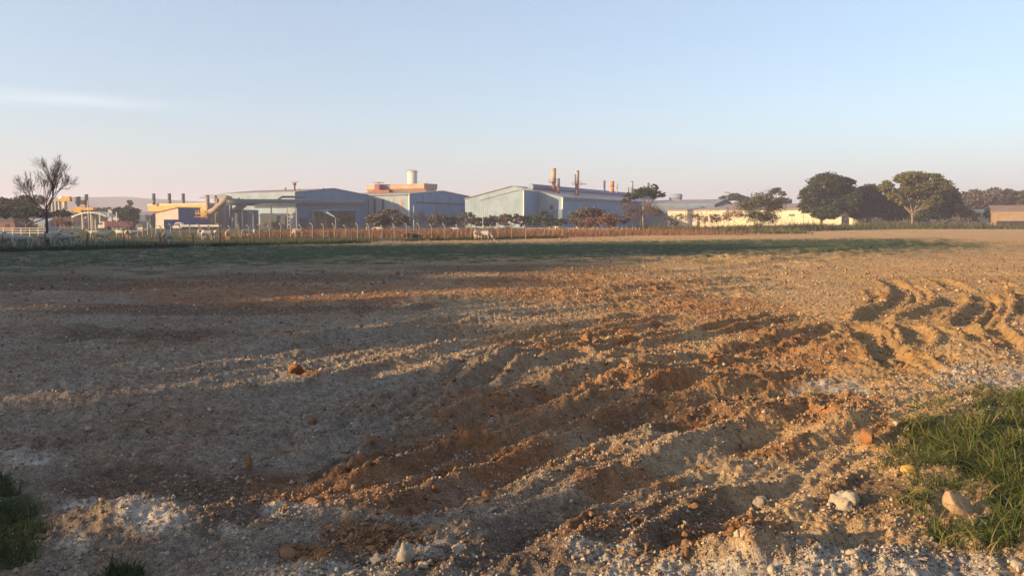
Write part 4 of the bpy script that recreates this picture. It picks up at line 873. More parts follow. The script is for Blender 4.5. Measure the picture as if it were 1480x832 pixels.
MB().box((-3.4, -1.4, Z(296, 320)), (-.9, 1.4, Z(290, 320))).build('platform_box', YEL, e); MB().box((-3.5, -1.6, Z(299, 320)), (1.6, 1.6, Z(298.3, 320))).build('platform', YEL, e)
# open white portal frame shed
PD = 290; tpf = empty('open_shed', (X(131, PD), PD, 0), 'open sided shed with a shallow white arched truss on slim white posts', 'shed'); P0 = Vector((X(131, PD), PD, 0))
for y_ in (0, 9):
    mb = MB(); xs = np.linspace(104, 157, 13); tp_ = [pw(x, 314.5 - 7.0 * (1 - ((x - 130.5) / 26.5) ** 2), PD) + Vector((0, y_, 0)) for x in xs]; mb.tube(tp_, .30, 6); mb.build('arch_truss', WHITE, tpf)
for px in (105, 118, 131, 144, 156):
    for y_ in (0, 9): a = pw(px, 0, PD); MB().box((a.x - .16, y_ - .16, 0), (a.x + .16, y_ + .16, Z(308 if px != 131 else 307.6, PD) + .4)).build('post', WHITE, tpf)
mb = MB(); n_ = len(xs)
for i in range(n_ - 1):
    a, b_ = tp_[i] + Vector((0, -9, .34)), tp_[i + 1] + Vector((0, -9, .34)); mb.add([a, b_, b_ + Vector((0, 9, 0)), a + Vector((0, 9, 0)), a + Vector((0, 0, .08)), b_ + Vector((0, 0, .08)), b_ + Vector((0, 9, .08)), a + Vector((0, 9, .08))], [(0, 1, 2, 3), (4, 5, 6, 7), (0, 1, 5, 4), (3, 2, 6, 7)])
mb.build('roof', paint('pale roof', (.55, .52, .47), (.42, .4, .36), .7, .4), tpf)
def simple_house(label, name, px0, px1, ytop, d, wall, roofm, depth=9, rise=1.5, cat='shed', rz=None, windows=(), over=.5):
    L_ = (px1 - px0) * d / 1165; e = empty(name, (X(px0, d), d, 0), label, cat, rz or 0); h_ = Z(ytop, d) - rise; pr = [(0, h_), (depth / 2, h_ + rise), (depth, h_)]
    MB().prism([(0, 0)] + pr + [(depth, 0)], 0, L_, 'x').build('wall', wall, e); roof_slab(pr, 0, L_, 'x', .18, over).build('roof', roofm, e)
    for px, w, z0, z1 in windows: x = (px - px0) * d / 1165; MB().box((x - w / 2, -.1, z0), (x + w / 2, -.004, z1)).build('window' if z0 > .3 else 'door', DARK, e)
    return e
BRK = paint('brown brick', (.20, .10, .075), (.14, .07, .055), .9, .6); TIN = paint('bluish tin', (.26, .31, .36), (.2, .24, .28), .6, .4, ribs=.7)
simple_house('brown brick shed at the left edge behind the corral', 'shed', -40, 22, 314, 250, BRK, paint('dark tile', (.10, .08, .08), (.07, .05, .05), .9, .5), windows=((-10, 1.4, .8, 2), (10, 1.2, .8, 2)))
simple_house('low bluish tin shed behind the bare tree', 'shed', 22, 64, 316.5, 262, TIN, TIN, windows=((35, 2.2, 0, 2.4), (50, 1.5, .9, 2)))
simple_house('pale grey block of a building left of the teal tree', 'building', 157, 184, 301, 350, paint('pale block', (.42, .42, .42), (.34, .34, .34), .8, .4), TIN, depth=14, rise=.8, cat='building', windows=((164, 1.5, 2, 3.5), (172, 1.5, 2, 3.5), (179, 1.5, 2, 3.5)))
simple_house('dim grey shed under the truss bridge', 'shed', 376, 412, 309, 309, paint('dim grey sheet', (.10, .105, .11), (.075, .08, .085), .8, .4), paint('slate sheet', ()) if False else MATS['slate sheet'], rise=.8, depth=6, windows=((384, 1.5, .9, 2.2), (398, 3, 0, 2.8)))
simple_house('dark slate shed between teal tree and furnace house', 'shed', 196, 218, 306, 345, paint('slate sheet', (.10, .14, .20)), ROOF, windows=((206, 3, 0, 3),))
simple_house('brown roofed open shed at the right edge of the picture', 'shed', 1437, 1530, 297, 285, paint('tan plaster', (.26, .19, .125), (.19, .14, .09), .9, .5), paint('brown tile roof', (.17, .13, .115), (.12, .09, .08), .9, .6), depth=10, rise=2.2, rz=-.36, windows=((1450, 5, .9, 3.0), (1466, 4, 1.0, 3.0), (1490, 5, .9, 3)), over=1.0)
simple_house('tiny bright yellow hut among the trees near the right edge', 'hut', 1411, 1427, 303, 300, YWALL, paint('tan tin', (.5, .42, .3), (.4, .33, .22), .8, .5), depth=4, rise=1.0, cat='hut', windows=((1422, .9, 0, 2),))
simple_house('pale yellow kiosk left of the parked cars', 'kiosk', 1232, 1242, 313, 315, YWALL, TIN, depth=3, rise=.5, cat='kiosk', windows=((1238, .8, 0, 1.8),))

# ================================================================ VEHICLES, POLES
TYRE = paint('tyre rubber', (.02, .02, .02), (.03, .028, .025), .9, 3, streak=False)
def wheel(e, x, y, r, w=.22):
    o = MB().tube([(x, y - w / 2, r), (x, y + w / 2, r)], r, 14).build('wheel', TYRE, e); MB().tube([(x, y - w / 2 - .02, r), (x, y + w / 2 + .02, r)], r * .55, 10).build('rim', STEEL, o)
def car(label, px, d, body, rz):
    e = empty('parked_car', (X(px, d), d, 0), label, 'car', rz, 'white cars parked by the hedge')
    MB().prism([(-2.1, .35), (2.1, .35), (2.15, .8), (1.3, .92), (-2.0, .95), (-2.15, .7)], -.85, .85, 'y').build('body', body, e)
    MB().prism([(-1.75, .953), (1.15, .925), (.55, 1.45), (-1.3, 1.48)], -.74, .74, 'y').build('cabin', GLASS, e); MB().prism([(-1.35, 1.485), (.6, 1.455), (.5, 1.52), (-1.25, 1.54)], -.72, .72, 'y').build('roof', body, e)
    for x in (-1.3, 1.35):
        for y in (-.78, .78): wheel(e, x, y, .33)
    for y in (-.6, .6): MB().box((2.1, y - .16, .62), (2.18, y + .16, .76)).build('headlight', GLASS, e)
car('white car parked left of the pair beyond the weeds', 1297, 305, WHITE, .3); car('white car parked right of the pair nearer the golden tree', 1320, 300, WHITE, 2.7)
# red trailer with pale tractor cab
tr = empty('truck', (X(141, 280), 280, 0), 'long dark red trailer truck with a pale cab parked behind the cows', 'truck'); L_ = 38 * 280 / 1165
MB().box((3.0, 0, 1.1), (3.0 + L_, 2.5, Z(319.6, 280))).build('trailer', paint('maroon trailer', (.12, .035, .045), (.08, .03, .04), .7, .5, ribs=.6), tr); MB().box((2.75, -.01, .9), (2.99, 2.51, Z(319.5, 280))).build('trailer_front', paint('red board', (.50, .06, .05), (.4, .05, .04), .6, .6), tr)
MB().prism([(0, .6), (2.3, .6), (2.3, 2.8), (.9, 2.75), (.35, 1.7), (0, 1.6)], .1, 2.4, 'y').build('cab', WHITE, tr); MB().prism([(.42, 1.75), (1.6, 1.75), (1.6, 2.45), (.85, 2.45)], .05, 2.45, 'y').build('window', GLASS, tr)
for x in (.9, 2.9, L_ + .4, L_ + 1.6):
    for y in (.3, 2.2): wheel(tr, x, y, .48, .3)
MB().box((.6, .6, .55), (3.0 + L_, 1.9, 1.05)).build('chassis', DARK, tr)
ft = empty('flatbed_truck', (X(249, 262), 262, 0), 'white cabbed flatbed truck in front of the blue container', 'truck'); L_ = 54 * 262 / 1165
MB().prism([(0, .6), (3.0, .6), (3.0, 2.2), (2.0, 2.6), (1.0, 2.5), (.45, 1.5), (0, 1.3)], 0, 2.2, 'y').build('cab', paint('white paint', ()), ft) if False else MB().prism([(0, .6), (3.0, .6), (3.0, 2.2), (2.0, 2.6), (1.0, 2.5), (.45, 1.5), (0, 1.3)], 0, 2.2, 'y').build('cab', WHITE, ft)
MB().prism([(.62, 1.55), (2.4, 1.55), (2.4, 2.2), (1.1, 2.2)], -.04, 2.24, 'y').build('window', GLASS, ft); MB().box((3.1, -.1, 1.1), (3.1 + L_, 2.3, 1.75)).build('bed', paint('pale bed', (.5, .5, .5), (.4, .4, .4), .7, .5), ft); MB().box((.6, .5, .6), (3 + L_, 1.7, 1.08)).build('chassis', DARK, ft)
for x in (.9, L_ - .6, L_ + 1): 
    for y in (.2, 2.0): wheel(ft, x, y, .48, .3)
def pole(label, px, ytop, d, mat, r=.10, arm=None, name='pole', cat='pole', heads=0, group=None):
    e = empty(name, (X(px, d), d, 0), label, cat, group=group); zt = Z(ytop, d); MB().tube([(0, 0, -.3), (0, 0, zt * .5), (0, 0, zt)], [r * 1.25, r, r * .75], 8).build('shaft', mat, e)
    if arm:
        MB().tube([(0, 0, zt), (arm * .3, 0, zt + .55), (arm, 0, zt + .7)], r * .55, 6).build('arm', mat, e); MB().box((arm - .25, -.08, zt + .62), (arm + .25, .08, zt + .71)).build('lamp_head', GRY, e)
    if heads:
        MB().box((-1.6, -.2, zt - .1), (1.6, .2, zt + .15)).build('crossbar', mat, e)
        for x in (-1.3, -.45, .45, 1.3): MB().box((x - .3, -.35, zt + .16), (x + .3, .2, zt + .7)).build('lamp_head', GRY, e)
    return e
pole('pale curved street lamp in front of the hall doorway', 485, 314.5, 250, GRY, .10, -1.4, 'street_lamp', 'street lamp')
pole('pale curved street lamp between the pipe columns and truss tower', 366, 309.5, 245, GRY, .10, -1.3, 'street_lamp', 'street lamp')
pole('slim pale pole against the corner of the shaded gable hall', 598, 297, 240, WHITE, .09)
pole('thin grey pole standing before the white end block', 698, 299, 150, GRY, .08)
pole('tall mast with a floodlight crossbar above the yellow warehouse', 1050, 279, 460, GRY, .2, None, 'light_mast', 'light mast', 1)
pole('white post right beside the single dark chimney', 128, 290, 190, WHITE, .11)
pole('tall dark wooden pole in the pasture before the duct elbows', 317, 297, 97, WOOD, .07)
pole('thin dark mast before the filter house', 350.5, 300, 240, STEEL, .08)
pole('slim lit pole standing inside the flat-topped tree', 929, 290, 226, WHITE, .09)
for px, lb in ((213, 'left'), (225, 'right')): pole(f'{lb} one of two pale goalpost-like posts behind the cattle', px, 320.5, 165, WHITE, .07, None, 'post', 'post', 0, 'pair of pale posts')
# ================================================================ TREES
tree('dark brown leafed round tree behind the bare tree at left', 'round', 22, 240, [(14, 296, 14, 9), (30, 293, 14, 9), (42, 300, 12, 8)], 'olive', .55, 9)
tree('black-green spreading tree behind the bare tree trunk', 'round', 38, 205, [(10, 306, 18, 8), (34, 306, 20, 8), (58, 308, 16, 7), (85, 309, 14, 5)], 'dark', .5, 10)
tree('hazy grey tree crown showing between bare branches at left', 'round', 46, 300, [(40, 292, 12, 9), (56, 290, 9, 8)], 'grey', .6, 8)
tree('teal-green leafy tree left of the slate shed', 'round', 186, 300, [(176, 308, 10, 8), (190, 308, 11, 10), (185, 316, 13, 9)], 'dark', .55, 10)
tree('narrow tiered pine poking above the teal tree', 'pine', 188, 335, [(188, 291, 3, 2), (188, 295, 5.5, 3), (188, 300, 5, 3)], 'dark', .5, 9, trunk_r=.22, fork=.6, name='pine_tree')
tree('dark distant trees between chimney and pale block', 'row', 150, 420, [(140, 305, 10, 4), (155, 304, 9, 5)], 'dark', .6, 8)
tree('reddish leafless thicket left of the open shed', 'shrub', 88, 190, [(80, 322, 8, 6), (92, 321, 9, 7), (102, 323, 7, 6)], 'rust', .28, 7, trunk_r=.1, fork=.2, name='shrub', cat='shrub', shell=.15, sub=.62)
bare_tree('small brown bare tree in front of the red trailer', 193, 190, 4.2, 3, .10, .6)
bare_tree('pinkish thin bare sapling left of the white fronted lean-to', 214, 185, 4.6, 3, .07, .4, bark_c=(.20, .11, .09))
bt_ = bare_tree('large leafless tree at the left, tallest in the pasture', 67, 88, Z(227, 88), 5, .17, .52, up=.17, first=.38, kids=(3, 4), ll=.205); bt_.scale = (.86, .86, 1)
tree('broad grey-brown bush before the striped side wall', 'shrub', 560, 200, [(545, 318, 15, 10), (562, 314, 20, 12), (580, 319, 14, 10)], 'grey', .42, 9, trunk_r=.15, fork=.15, name='bush', cat='bush')
tree('dark green bush against the corner of the gable hall', 'shrub', 582, 225, [(576, 314, 9, 8), (588, 317, 8, 7)], 'dark', .45, 9, trunk_r=.12, fork=.15, name='bush', cat='bush')
tree('small dark tree standing before the hall doorway', 'shrub', 499, 235, [(494, 319, 7, 3), (503, 316, 7, 4)], 'dark', .4, 9, trunk_r=.12, fork=.45)
bare_tree('brown twiggy tree right of the broad grey-brown bush', 603, 170, 4.6, 4, .12, .5, bark_c=(.16, .10, .08))
bare_tree('thin brown twiggy tree before the blue gable', 618, 178, 4.0, 3, .09, .5, bark_c=(.16, .10, .08))
for i, (px, y, rx, ry, lf, d, lb) in enumerate(((633, 317, 12, 9, 'grey', 265, 'grey shrub under the left half of the blue gable'), (655, 318, 14, 8, 'dark', 270, 'dark shrub under the right half of the blue gable'), (676, 316, 11, 9, 'grey', 255, 'greyish shrub at the right corner of the blue gable'), (688, 319, 9, 8, 'olive', 240, 'olive shrub in the gap between the halls'), (714, 318, 18, 8, 'grey', 260, 'greyish shrub under the white end block, left'), (738, 317, 14, 9, 'brown', 255, 'brownish shrub under the white end block, right'), (759, 318, 10, 9, 'dark', 262, 'dark shrub under the corner of the white end block'))):
    tree(lb, 'shrub', px, d, [(px - rx * .4, y + 1, rx * .7, ry), (px + rx * .45, y, rx * .65, ry * .9)], lf, .5, 8, trunk_r=.12, fork=.2, name='shrub', cat='shrub', group='shrubs along the foot of the halls')
tree('small light green tree before the blue annex side', 'round', 775, 215, [(772, 320, 6, 8), (778, 317, 6, 7)], 'green', .38, 9, trunk_r=.1, fork=.2)
tree('dark tree between the light green tree and the lit wall', 'round', 788, 240, [(786, 315, 8, 9), (795, 320, 7, 8)], 'dark', .45, 9, trunk_r=.14, fork=.2)
tree('big round dark bush before the long blue wall', 'round', 848, 230, [(834, 314, 13, 11), (850, 309, 16, 10), (864, 312, 11, 11), (846, 320, 20, 8)], 'grey', .45, 11, trunk_r=.2, fork=.2, name='bush', cat='bush')
tree('low dark bush left of the big round bush', 'round', 815, 235, [(808, 321, 9, 6), (820, 319, 8, 6)], 'dark', .45, 8, trunk_r=.1, fork=.2, name='bush', cat='bush')
tree('rust-brown dry mound of shrub right of the big round bush', 'shrub', 868, 205, [(856, 321, 12, 7), (876, 319, 15, 8)], 'rust', .35, 10, trunk_r=.1, fork=.15, name='shrub', cat='shrub', shell=.3, sub=.42)
tree('second brown dry shrub mound under the flat-topped tree', 'shrub', 893, 210, [(884, 318, 10, 9), (900, 316, 11, 9)], 'brown', .38, 9, trunk_r=.1, fork=.15, name='shrub', cat='shrub')
tree('flat-topped thorn tree with thin trunks before the long hall', 'flat', 930, 225, [(915, 283, 13, 4.5), (932, 277, 18, 6), (950, 281, 14, 5), (945, 271, 6, 4), (905, 290, 8, 3)], 'dark', .36, 13, trunk_px=928, trunk_r=.16, fork=.42, trunks=2)
tree('thin straw coloured understorey tree below the flat-topped tree', 'sparse', 912, 222, [(906, 300, 10, 8), (918, 306, 8, 9), (940, 302, 10, 9), (952, 306, 8, 8)], 'brown', .22, 12, trunk_px=916, trunk_r=.10, fork=.3, shell=.15, sub=.62)
tree('twiggy brown shrub at the left end of the yellow warehouse', 'shrub', 970, 215, [(967, 318, 6, 8), (976, 321, 6, 7)], 'brown', .3, 6, trunk_r=.08, fork=.2, name='shrub', cat='shrub', shell=.3)
tree('sparse Y-shaped brown tree before the yellow warehouse', 'sparse', 994, 210, [(984, 313, 8, 4), (1003, 312, 10, 4)], 'rust', .20, 12, trunk_r=.14, fork=.4, shell=.15, sub=.62)
tree('sparse brown thicket in front of the warehouse door', 'sparse', 1022, 215, [(1016, 317, 8, 7), (1030, 314, 8, 8), (1042, 317, 7, 6)], 'brown', .22, 12, trunk_r=.08, fork=.2, shell=.15, sub=.62, name='shrub', cat='shrub')
tree('reddish sparse tree half way along the yellow warehouse', 'sparse', 1058, 220, [(1053, 311, 8, 8), (1064, 308, 8, 8)], 'rust', .22, 12, trunk_r=.09, fork=.25, shell=.15, sub=.62)
tree('feathery olive tree spreading over the yellow warehouse', 'flat', 1098, 225, [(1078, 297, 14, 8), (1098, 290, 20, 9), (1118, 297, 16, 9), (1090, 312, 14, 9), (1110, 314, 14, 9)], 'olive', .26, 15, trunk_px=1096, trunk_r=.14, fork=.22, trunks=2, shell=.25, sub=.5)
tree('far dark umbrella tree left of the lamp mast', 'flat', 1058, 470, [(1048, 287, 9, 4), (1062, 285, 12, 5), (1074, 288, 8, 4)], 'dark', .7, 9, trunk_r=.3, fork=.5)
tree('high sprigged tree rising behind the feathery olive tree', 'sparse', 1120, 400, [(1113, 278, 6, 3), (1122, 275, 8, 4), (1130, 280, 6, 3), (1112, 284, 5, 3)], 'dark', .55, 8, trunk_r=.22, fork=.5)
tree('far dark umbrella tree at the right end of the warehouse roof', 'flat', 1132, 450, [(1128, 289, 8, 4), (1137, 291, 6, 4)], 'dark', .7, 9, trunk_r=.3, fork=.5)
tree('large dark rain tree at the right end of the yellow warehouse', 'rain', 1195, 300, [(1172, 281, 17, 14), (1192, 266, 24, 15), (1216, 270, 20, 14), (1228, 287, 14, 16), (1205, 292, 26, 18), (1168, 298, 14, 10), (1190, 307, 22, 9)], 'dark', .50, 12, trunk_px=1187, trunk_r=.5, fork=.22, shell=.75, sub=.24)
tree('second dark rain tree right of the largest dark one', 'rain', 1254, 312, [(1246, 283, 13, 13), (1260, 278, 14, 12), (1252, 300, 19, 16), (1268, 300, 14, 15), (1238, 302, 12, 14)], 'dark', .50, 12, trunk_r=.45, fork=.22, shell=.75, sub=.24)
tree('spreading golden topped tree with a pale forked trunk', 'rain', 1320, 285, [(1278, 269, 11, 7), (1290, 276, 12, 5), (1303, 259, 14, 9), (1322, 256, 18, 8), (1342, 259, 19, 9), (1358, 268, 15, 9), (1330, 268, 24, 8), (1308, 277, 16, 6), (1346, 278, 20, 8), (1368, 277, 12, 9), (1294, 284, 12, 6), (1334, 281, 20, 7), (1302, 290, 10, 6), (1346, 290, 13, 7)], 'golden', .45, 13, trunk_px=1319, trunk_r=.38, bark_c=(.23, .17, .11), fork=.32, shell=.65, sub=.24)
tree('dark green leafy tree filling under the golden tree, right side', 'rain', 1362, 300, [(1350, 284, 14, 12), (1370, 282, 14, 12), (1360, 303, 22, 13), (1378, 296, 10, 13), (1338, 306, 13, 10)], 'green', .5, 13, trunk_r=.35, fork=.2, shell=.7)
tree('dark tree left of the golden tree trunk', 'rain', 1290, 318, [(1280, 294, 14, 14), (1298, 291, 14, 12), (1288, 308, 18, 11), (1308, 303, 12, 10)], 'dark', .55, 12, trunk_r=.35, fork=.2, shell=.7)
tree('dark shade tree directly behind the golden tree trunk', 'rain', 1326, 335, [(1316, 300, 14, 11), (1334, 292, 14, 12), (1326, 310, 20, 9)], 'dark', .55, 12, trunk_r=.35, fork=.2, shell=.7)
for px, y, rx, ry, lf, lb in ((1400, 288, 16, 13, 'grey', 'hazy grey tree just right of the golden tree'), (1425, 284, 17, 12, 'grey', 'hazy grey tree behind the tiny yellow hut'), (1451, 284, 14, 11, 'olive', 'hazy olive tree behind the brown roofed shed'), (1478, 286, 16, 12, 'olive', 'hazy olive tree at the right edge behind the shed'), (1505, 287, 18, 12, 'olive', 'hazy olive tree past the right edge of the shed')):
    tree(lb, 'rain', px, 400, [(px - rx * .5, y + 3, rx * .7, ry), (px + rx * .4, y, rx * .75, ry), (px, y + 12, rx, ry)], lf, .7, 11, trunk_r=.4, fork=.25, shell=.6)
for px, y, rx, ry, lf, lb in ((1392, 305, 10, 10, 'brown', 'brown bush right of the golden tree foot'), (1402, 312, 14, 8, 'grey', 'grey-brown bush left of the tiny yellow hut'), (1432, 309, 7, 8, 'dark', 'dark bush right of the tiny yellow hut')):
    tree(lb, 'shrub', px, 292, [(px - rx * .3, y, rx * .8, ry), (px + rx * .4, y + 2, rx * .7, ry * .8)], lf, .45, 9, trunk_r=.12, fork=.15, name='bush', cat='bush')

# woods closing the view far behind the halls and the big trees: one mass
q = np.random.RandomState(77); cl = []
for px in list(np.arange(1150, 1640, 7)) + list(np.arange(-60, 235, 8)) + list(np.arange(660, 720, 8)):
    d = 520 + q.uniform(-25, 25); hh = (Z(q.uniform(304, 309), d) if px > 1000 else Z(q.uniform(306, 312), d)); cl.append((X(px, d), d, hh * .5, 3.6, 5, hh * .5))
V, Fq = leaf_quads(crown_points(cl, 5, q, .35, .4), .95, q); tag(link('far_woods', np_mesh('far_woods', V, Fq), bits('foliage grey', LEAF['grey'], .85, .25)), kind='stuff')
# ================================================================ FENCES
def fence(name, label, pts, step, hgt, kind, mat, wire, lean=.04):
    q = np.random.RandomState(hash_(label) % 9999); e = empty(name, (pts[0][0], pts[0][1], 0), label, 'fence'); o = Vector((pts[0][0], pts[0][1], 0)); P = []
    for a, b_ in zip(pts[:-1], pts[1:]):
        a, b_ = Vector((*a, 0)), Vector((*b_, 0)); k = max(1, int((b_ - a).length / step)); P += [a.lerp(b_, i / k) for i in range(k)]
    P.append(Vector((*pts[-1], 0))); proto = None; heads = []
    for i, p in enumerate(P):
        g = gz(p.x, p.y); h_ = hgt * q.uniform(.9, 1.08); ln = Vector((q.normal() * lean, q.normal() * lean, 0)); mb = MB()
        if kind == 'concrete':
            s_ = .11; mb.tube([(0, 0, -.4), (0, 0, h_ * .86), (-.10, -.10, h_ * .93), (-.32, -.26, h_ * 1.04)], [s_ * 1.15, s_, s_, s_ * .85], 4)
        else:
            s_ = q.uniform(.05, .085); mb.tube([(0, 0, -.4), (ln.x * .5, ln.y * .5, h_ * .5), (ln.x, ln.y, h_)], [s_ * 1.1, s_, s_ * .85], 7)
        po = mb.build('post', mat, e); po.location = (p - o) + Vector((0, 0, g)); po.rotation_euler = (ln.y * .7, ln.x * .7, 0); heads.append((p - o + Vector((0, 0, g)), h_))
    mb = MB()
    for f in wire:
        for (a, ha), (b_, hb) in zip(heads[:-1], heads[1:]):
            A_, B_ = a + Vector((0, 0, ha * f)), b_ + Vector((0, 0, hb * f)); mb.tube([A_, (A_ + B_) / 2 - Vector((0, 0, .04)), B_], .008, 3, caps=False)
    mb.build('wire', paint('fence wire', (.12, .11, .10), (.09, .08, .07), .6, 2, streak=False), e); return e
fA, fB = (-58, 60.5), (10, 145)
fence('wire_fence', 'dark wooden post and wire fence along the near edge of the pasture', [fA, (-46, 72.5), (-25, 98), (10, 144)], 3.6, 1.45, 'wood', WOOD, (.3, .6, .92))
fence('concrete_fence', 'row of pale concrete posts with bent tops running before the factory', [(X(206, 150), 150), (X(346, 143), 143), (X(500, 134), 134), (X(661, 128), 128), (X(760, 126), 126)], 2.15, 2.25, 'concrete', CONC, (.25, .5, .75, .98), .05)
fence('stake_fence', 'low uneven stakes continuing through the red grass to the flat-topped tree', [(X(770, 137), 137), (X(813, 146), 146), (X(870, 175), 175), (X(960, 215), 215)], 3.2, 1.7, 'wood', paint('sunbleached wood', (.36, .25, .16), (.24, .16, .11), .9, 2, streak=False), (.6, .9), .1)
cr = empty('corral', (X(-20, 150), 150, 0), 'pale horizontal rail corral behind the cattle at the far left', 'corral')
for x in np.arange(0, 11.5, 1.6): MB().box((x - .07, -.07, -.2), (x + .07, .07, 1.5)).build('post', WHITE, cr)
for z_ in (.55, 1.0, 1.42): MB().box((0, -.11, z_), (11.2, -.072, z_ + .12)).build('rail', WHITE, cr)

# ================================================================ CATTLE
def cow_mesh(name, pose):
    """one continuous body grown over a skeleton; head towards +x"""
    v = [(0, 0, 1.05)]; r = [(.30, .36)]; ed = []
    def j(p, rad, par): v.append(p); r.append(rad if isinstance(rad, tuple) else (rad, rad)); ed.append((par, len(v) - 1)); return len(v) - 1
    zl = -.52 if pose == 'lie' else 0
    v[0] = (0, 0, 1.05 + zl)
    ch = j((.48, 0, 1.04 + zl), (.29, .36), 0); sh = j((.70, 0, 1.10 + zl), (.22, .30), ch); hp = j((.62, 0, 1.42 + zl), .10, ch)
    lo = j((-.45, 0, 1.07 + zl), (.28, .33), 0); ru = j((-.80, 0, 1.12 + zl), (.21, .24), lo); tl = j((-.96, 0, 1.08 + zl), .05, ru); tl = j((-1.02, 0, .75 + zl * .8), .028, tl); j((-1.0, 0, .45 + zl * .5), .045, tl)
    if pose == 'graze': n1_ = j((1.00, 0, .85), (.13, .17), sh); hd = j((1.25, 0, .48), (.10, .13), n1_); mz = j((1.36, 0, .20), (.075, .08), hd)
    elif pose == 'turn': n1_ = j((.98, .10, 1.24), (.13, .17), sh); hd = j((1.10, .34, 1.42), (.11, .12), n1_); mz = j((1.12, .62, 1.26), (.08, .08), hd)
    else: n1_ = j((1.02, 0, 1.26 + zl), (.13, .17), sh); hd = j((1.26, 0, 1.42 + zl), (.11, .13), n1_); mz = j((1.54, 0, 1.24 + zl), (.075, .08), hd)
    dx = Vector(v[mz]) - Vector(v[hd]); sd = Vector((0, 0, 1)).cross(dx).normalized()
    for s_ in (-1, 1):
        b_ = Vector(v[hd]) - dx * .1; a1 = b_ + sd * s_ * .16 + Vector((0, 0, .0)); e1 = j(tuple(a1), .045, hd); j(tuple(a1 + sd * s_ * .12 + Vector((0, 0, -.08))), .03, e1)
        h1 = j(tuple(b_ + sd * s_ * .07 + Vector((0, 0, .13))), .03, hd); j(tuple(b_ + sd * s_ * .12 + Vector((0, 0, .25))), .015, h1)
    if pose == 'lie':
        for s_ in (-1, 1):
            k = j((.66, s_ * .24, .28), .10, ch); j((.95, s_ * .26, .10), .06, k); k = j((-.50, s_ * .32, .30), .14, ru); k = j((-.20, s_ * .42, .14), .08, k); j((-.45, s_ * .44, .06), .05, k)
    else:
        for s_ in (-1, 1):
            w = .10 * s_ if pose != 'graze' else -.06 * s_
            k = j((.58 + w * .4, s_ * .19, .72), (.10, .12), ch); k = j((.60 + w, s_ * .19, .40), .062, k); k = j((.58 + w * 1.3, s_ * .19, .12), .045, k); j((.62 + w * 1.4, s_ * .19, .02), .055, k)
            k = j((-.68 - w * .4, s_ * .18, .78), (.12, .16), ru); k = j((-.76 - w, s_ * .18, .46), .062, k); k = j((-.70 - w * 1.2, s_ * .18, .14), .045, k); j((-.66 - w * 1.2, s_ * .18, .02), .055, k)
    me = bpy.data.meshes.new(name); me.from_pydata(v, ed, []); o = bpy.data.objects.new('tmp', me); COL.objects.link(o); md = o.modifiers.new('s', 'SKIN')
    for i, rad in enumerate(r): me.skin_vertices[0].data[i].radius = rad; me.skin_vertices[0].data[i].use_root = (i == 0)
    sb_ = o.modifiers.new('d', 'SUBSURF'); sb_.levels = sb_.render_levels = 1; dg = bpy.context.evaluated_depsgraph_get(); out = bpy.data.meshes.new_from_object(o.evaluated_get(dg)); bpy.data.objects.remove(o)
    out.name = name; out.polygons.foreach_set('use_smooth', [True] * len(out.polygons)); return out
COWS = {p: cow_mesh('cow_' + p, p) for p in ('stand', 'graze', 'turn', 'lie')}
HIDE = {'white': ((.37, .34, .30), (.28, .26, .235)), 'grey': ((.36, .35, .34), (.24, .23, .23)), 'cream': ((.50, .40, .27), (.40, .30, .20)), 'tan': ((.42, .29, .19), (.32, .21, .15)), 'brown': ((.16, .085, .05), (.11, .06, .04)), 'black': ((.05, .045, .045), (.03, .03, .03))}
def cow(px, ybase, pose, hide, rz, label, d=None, s=1.0):
    d = d or depth_of(ybase); x = X(px, d); o = bpy.data.objects.new('cow', COWS[pose].copy()); COL.objects.link(o); o.data.materials.clear(); o.data.materials.append(paint('hide ' + hide, *HIDE[hide], .8, 1.5, streak=False))
    o.location = (x, d, gz(x, d) - .02); o.rotation_euler = (0, 0, R(rz)); o.scale = (s, s, s); tag(o, label, 'cow', 'zebu cattle grazing in the pasture')
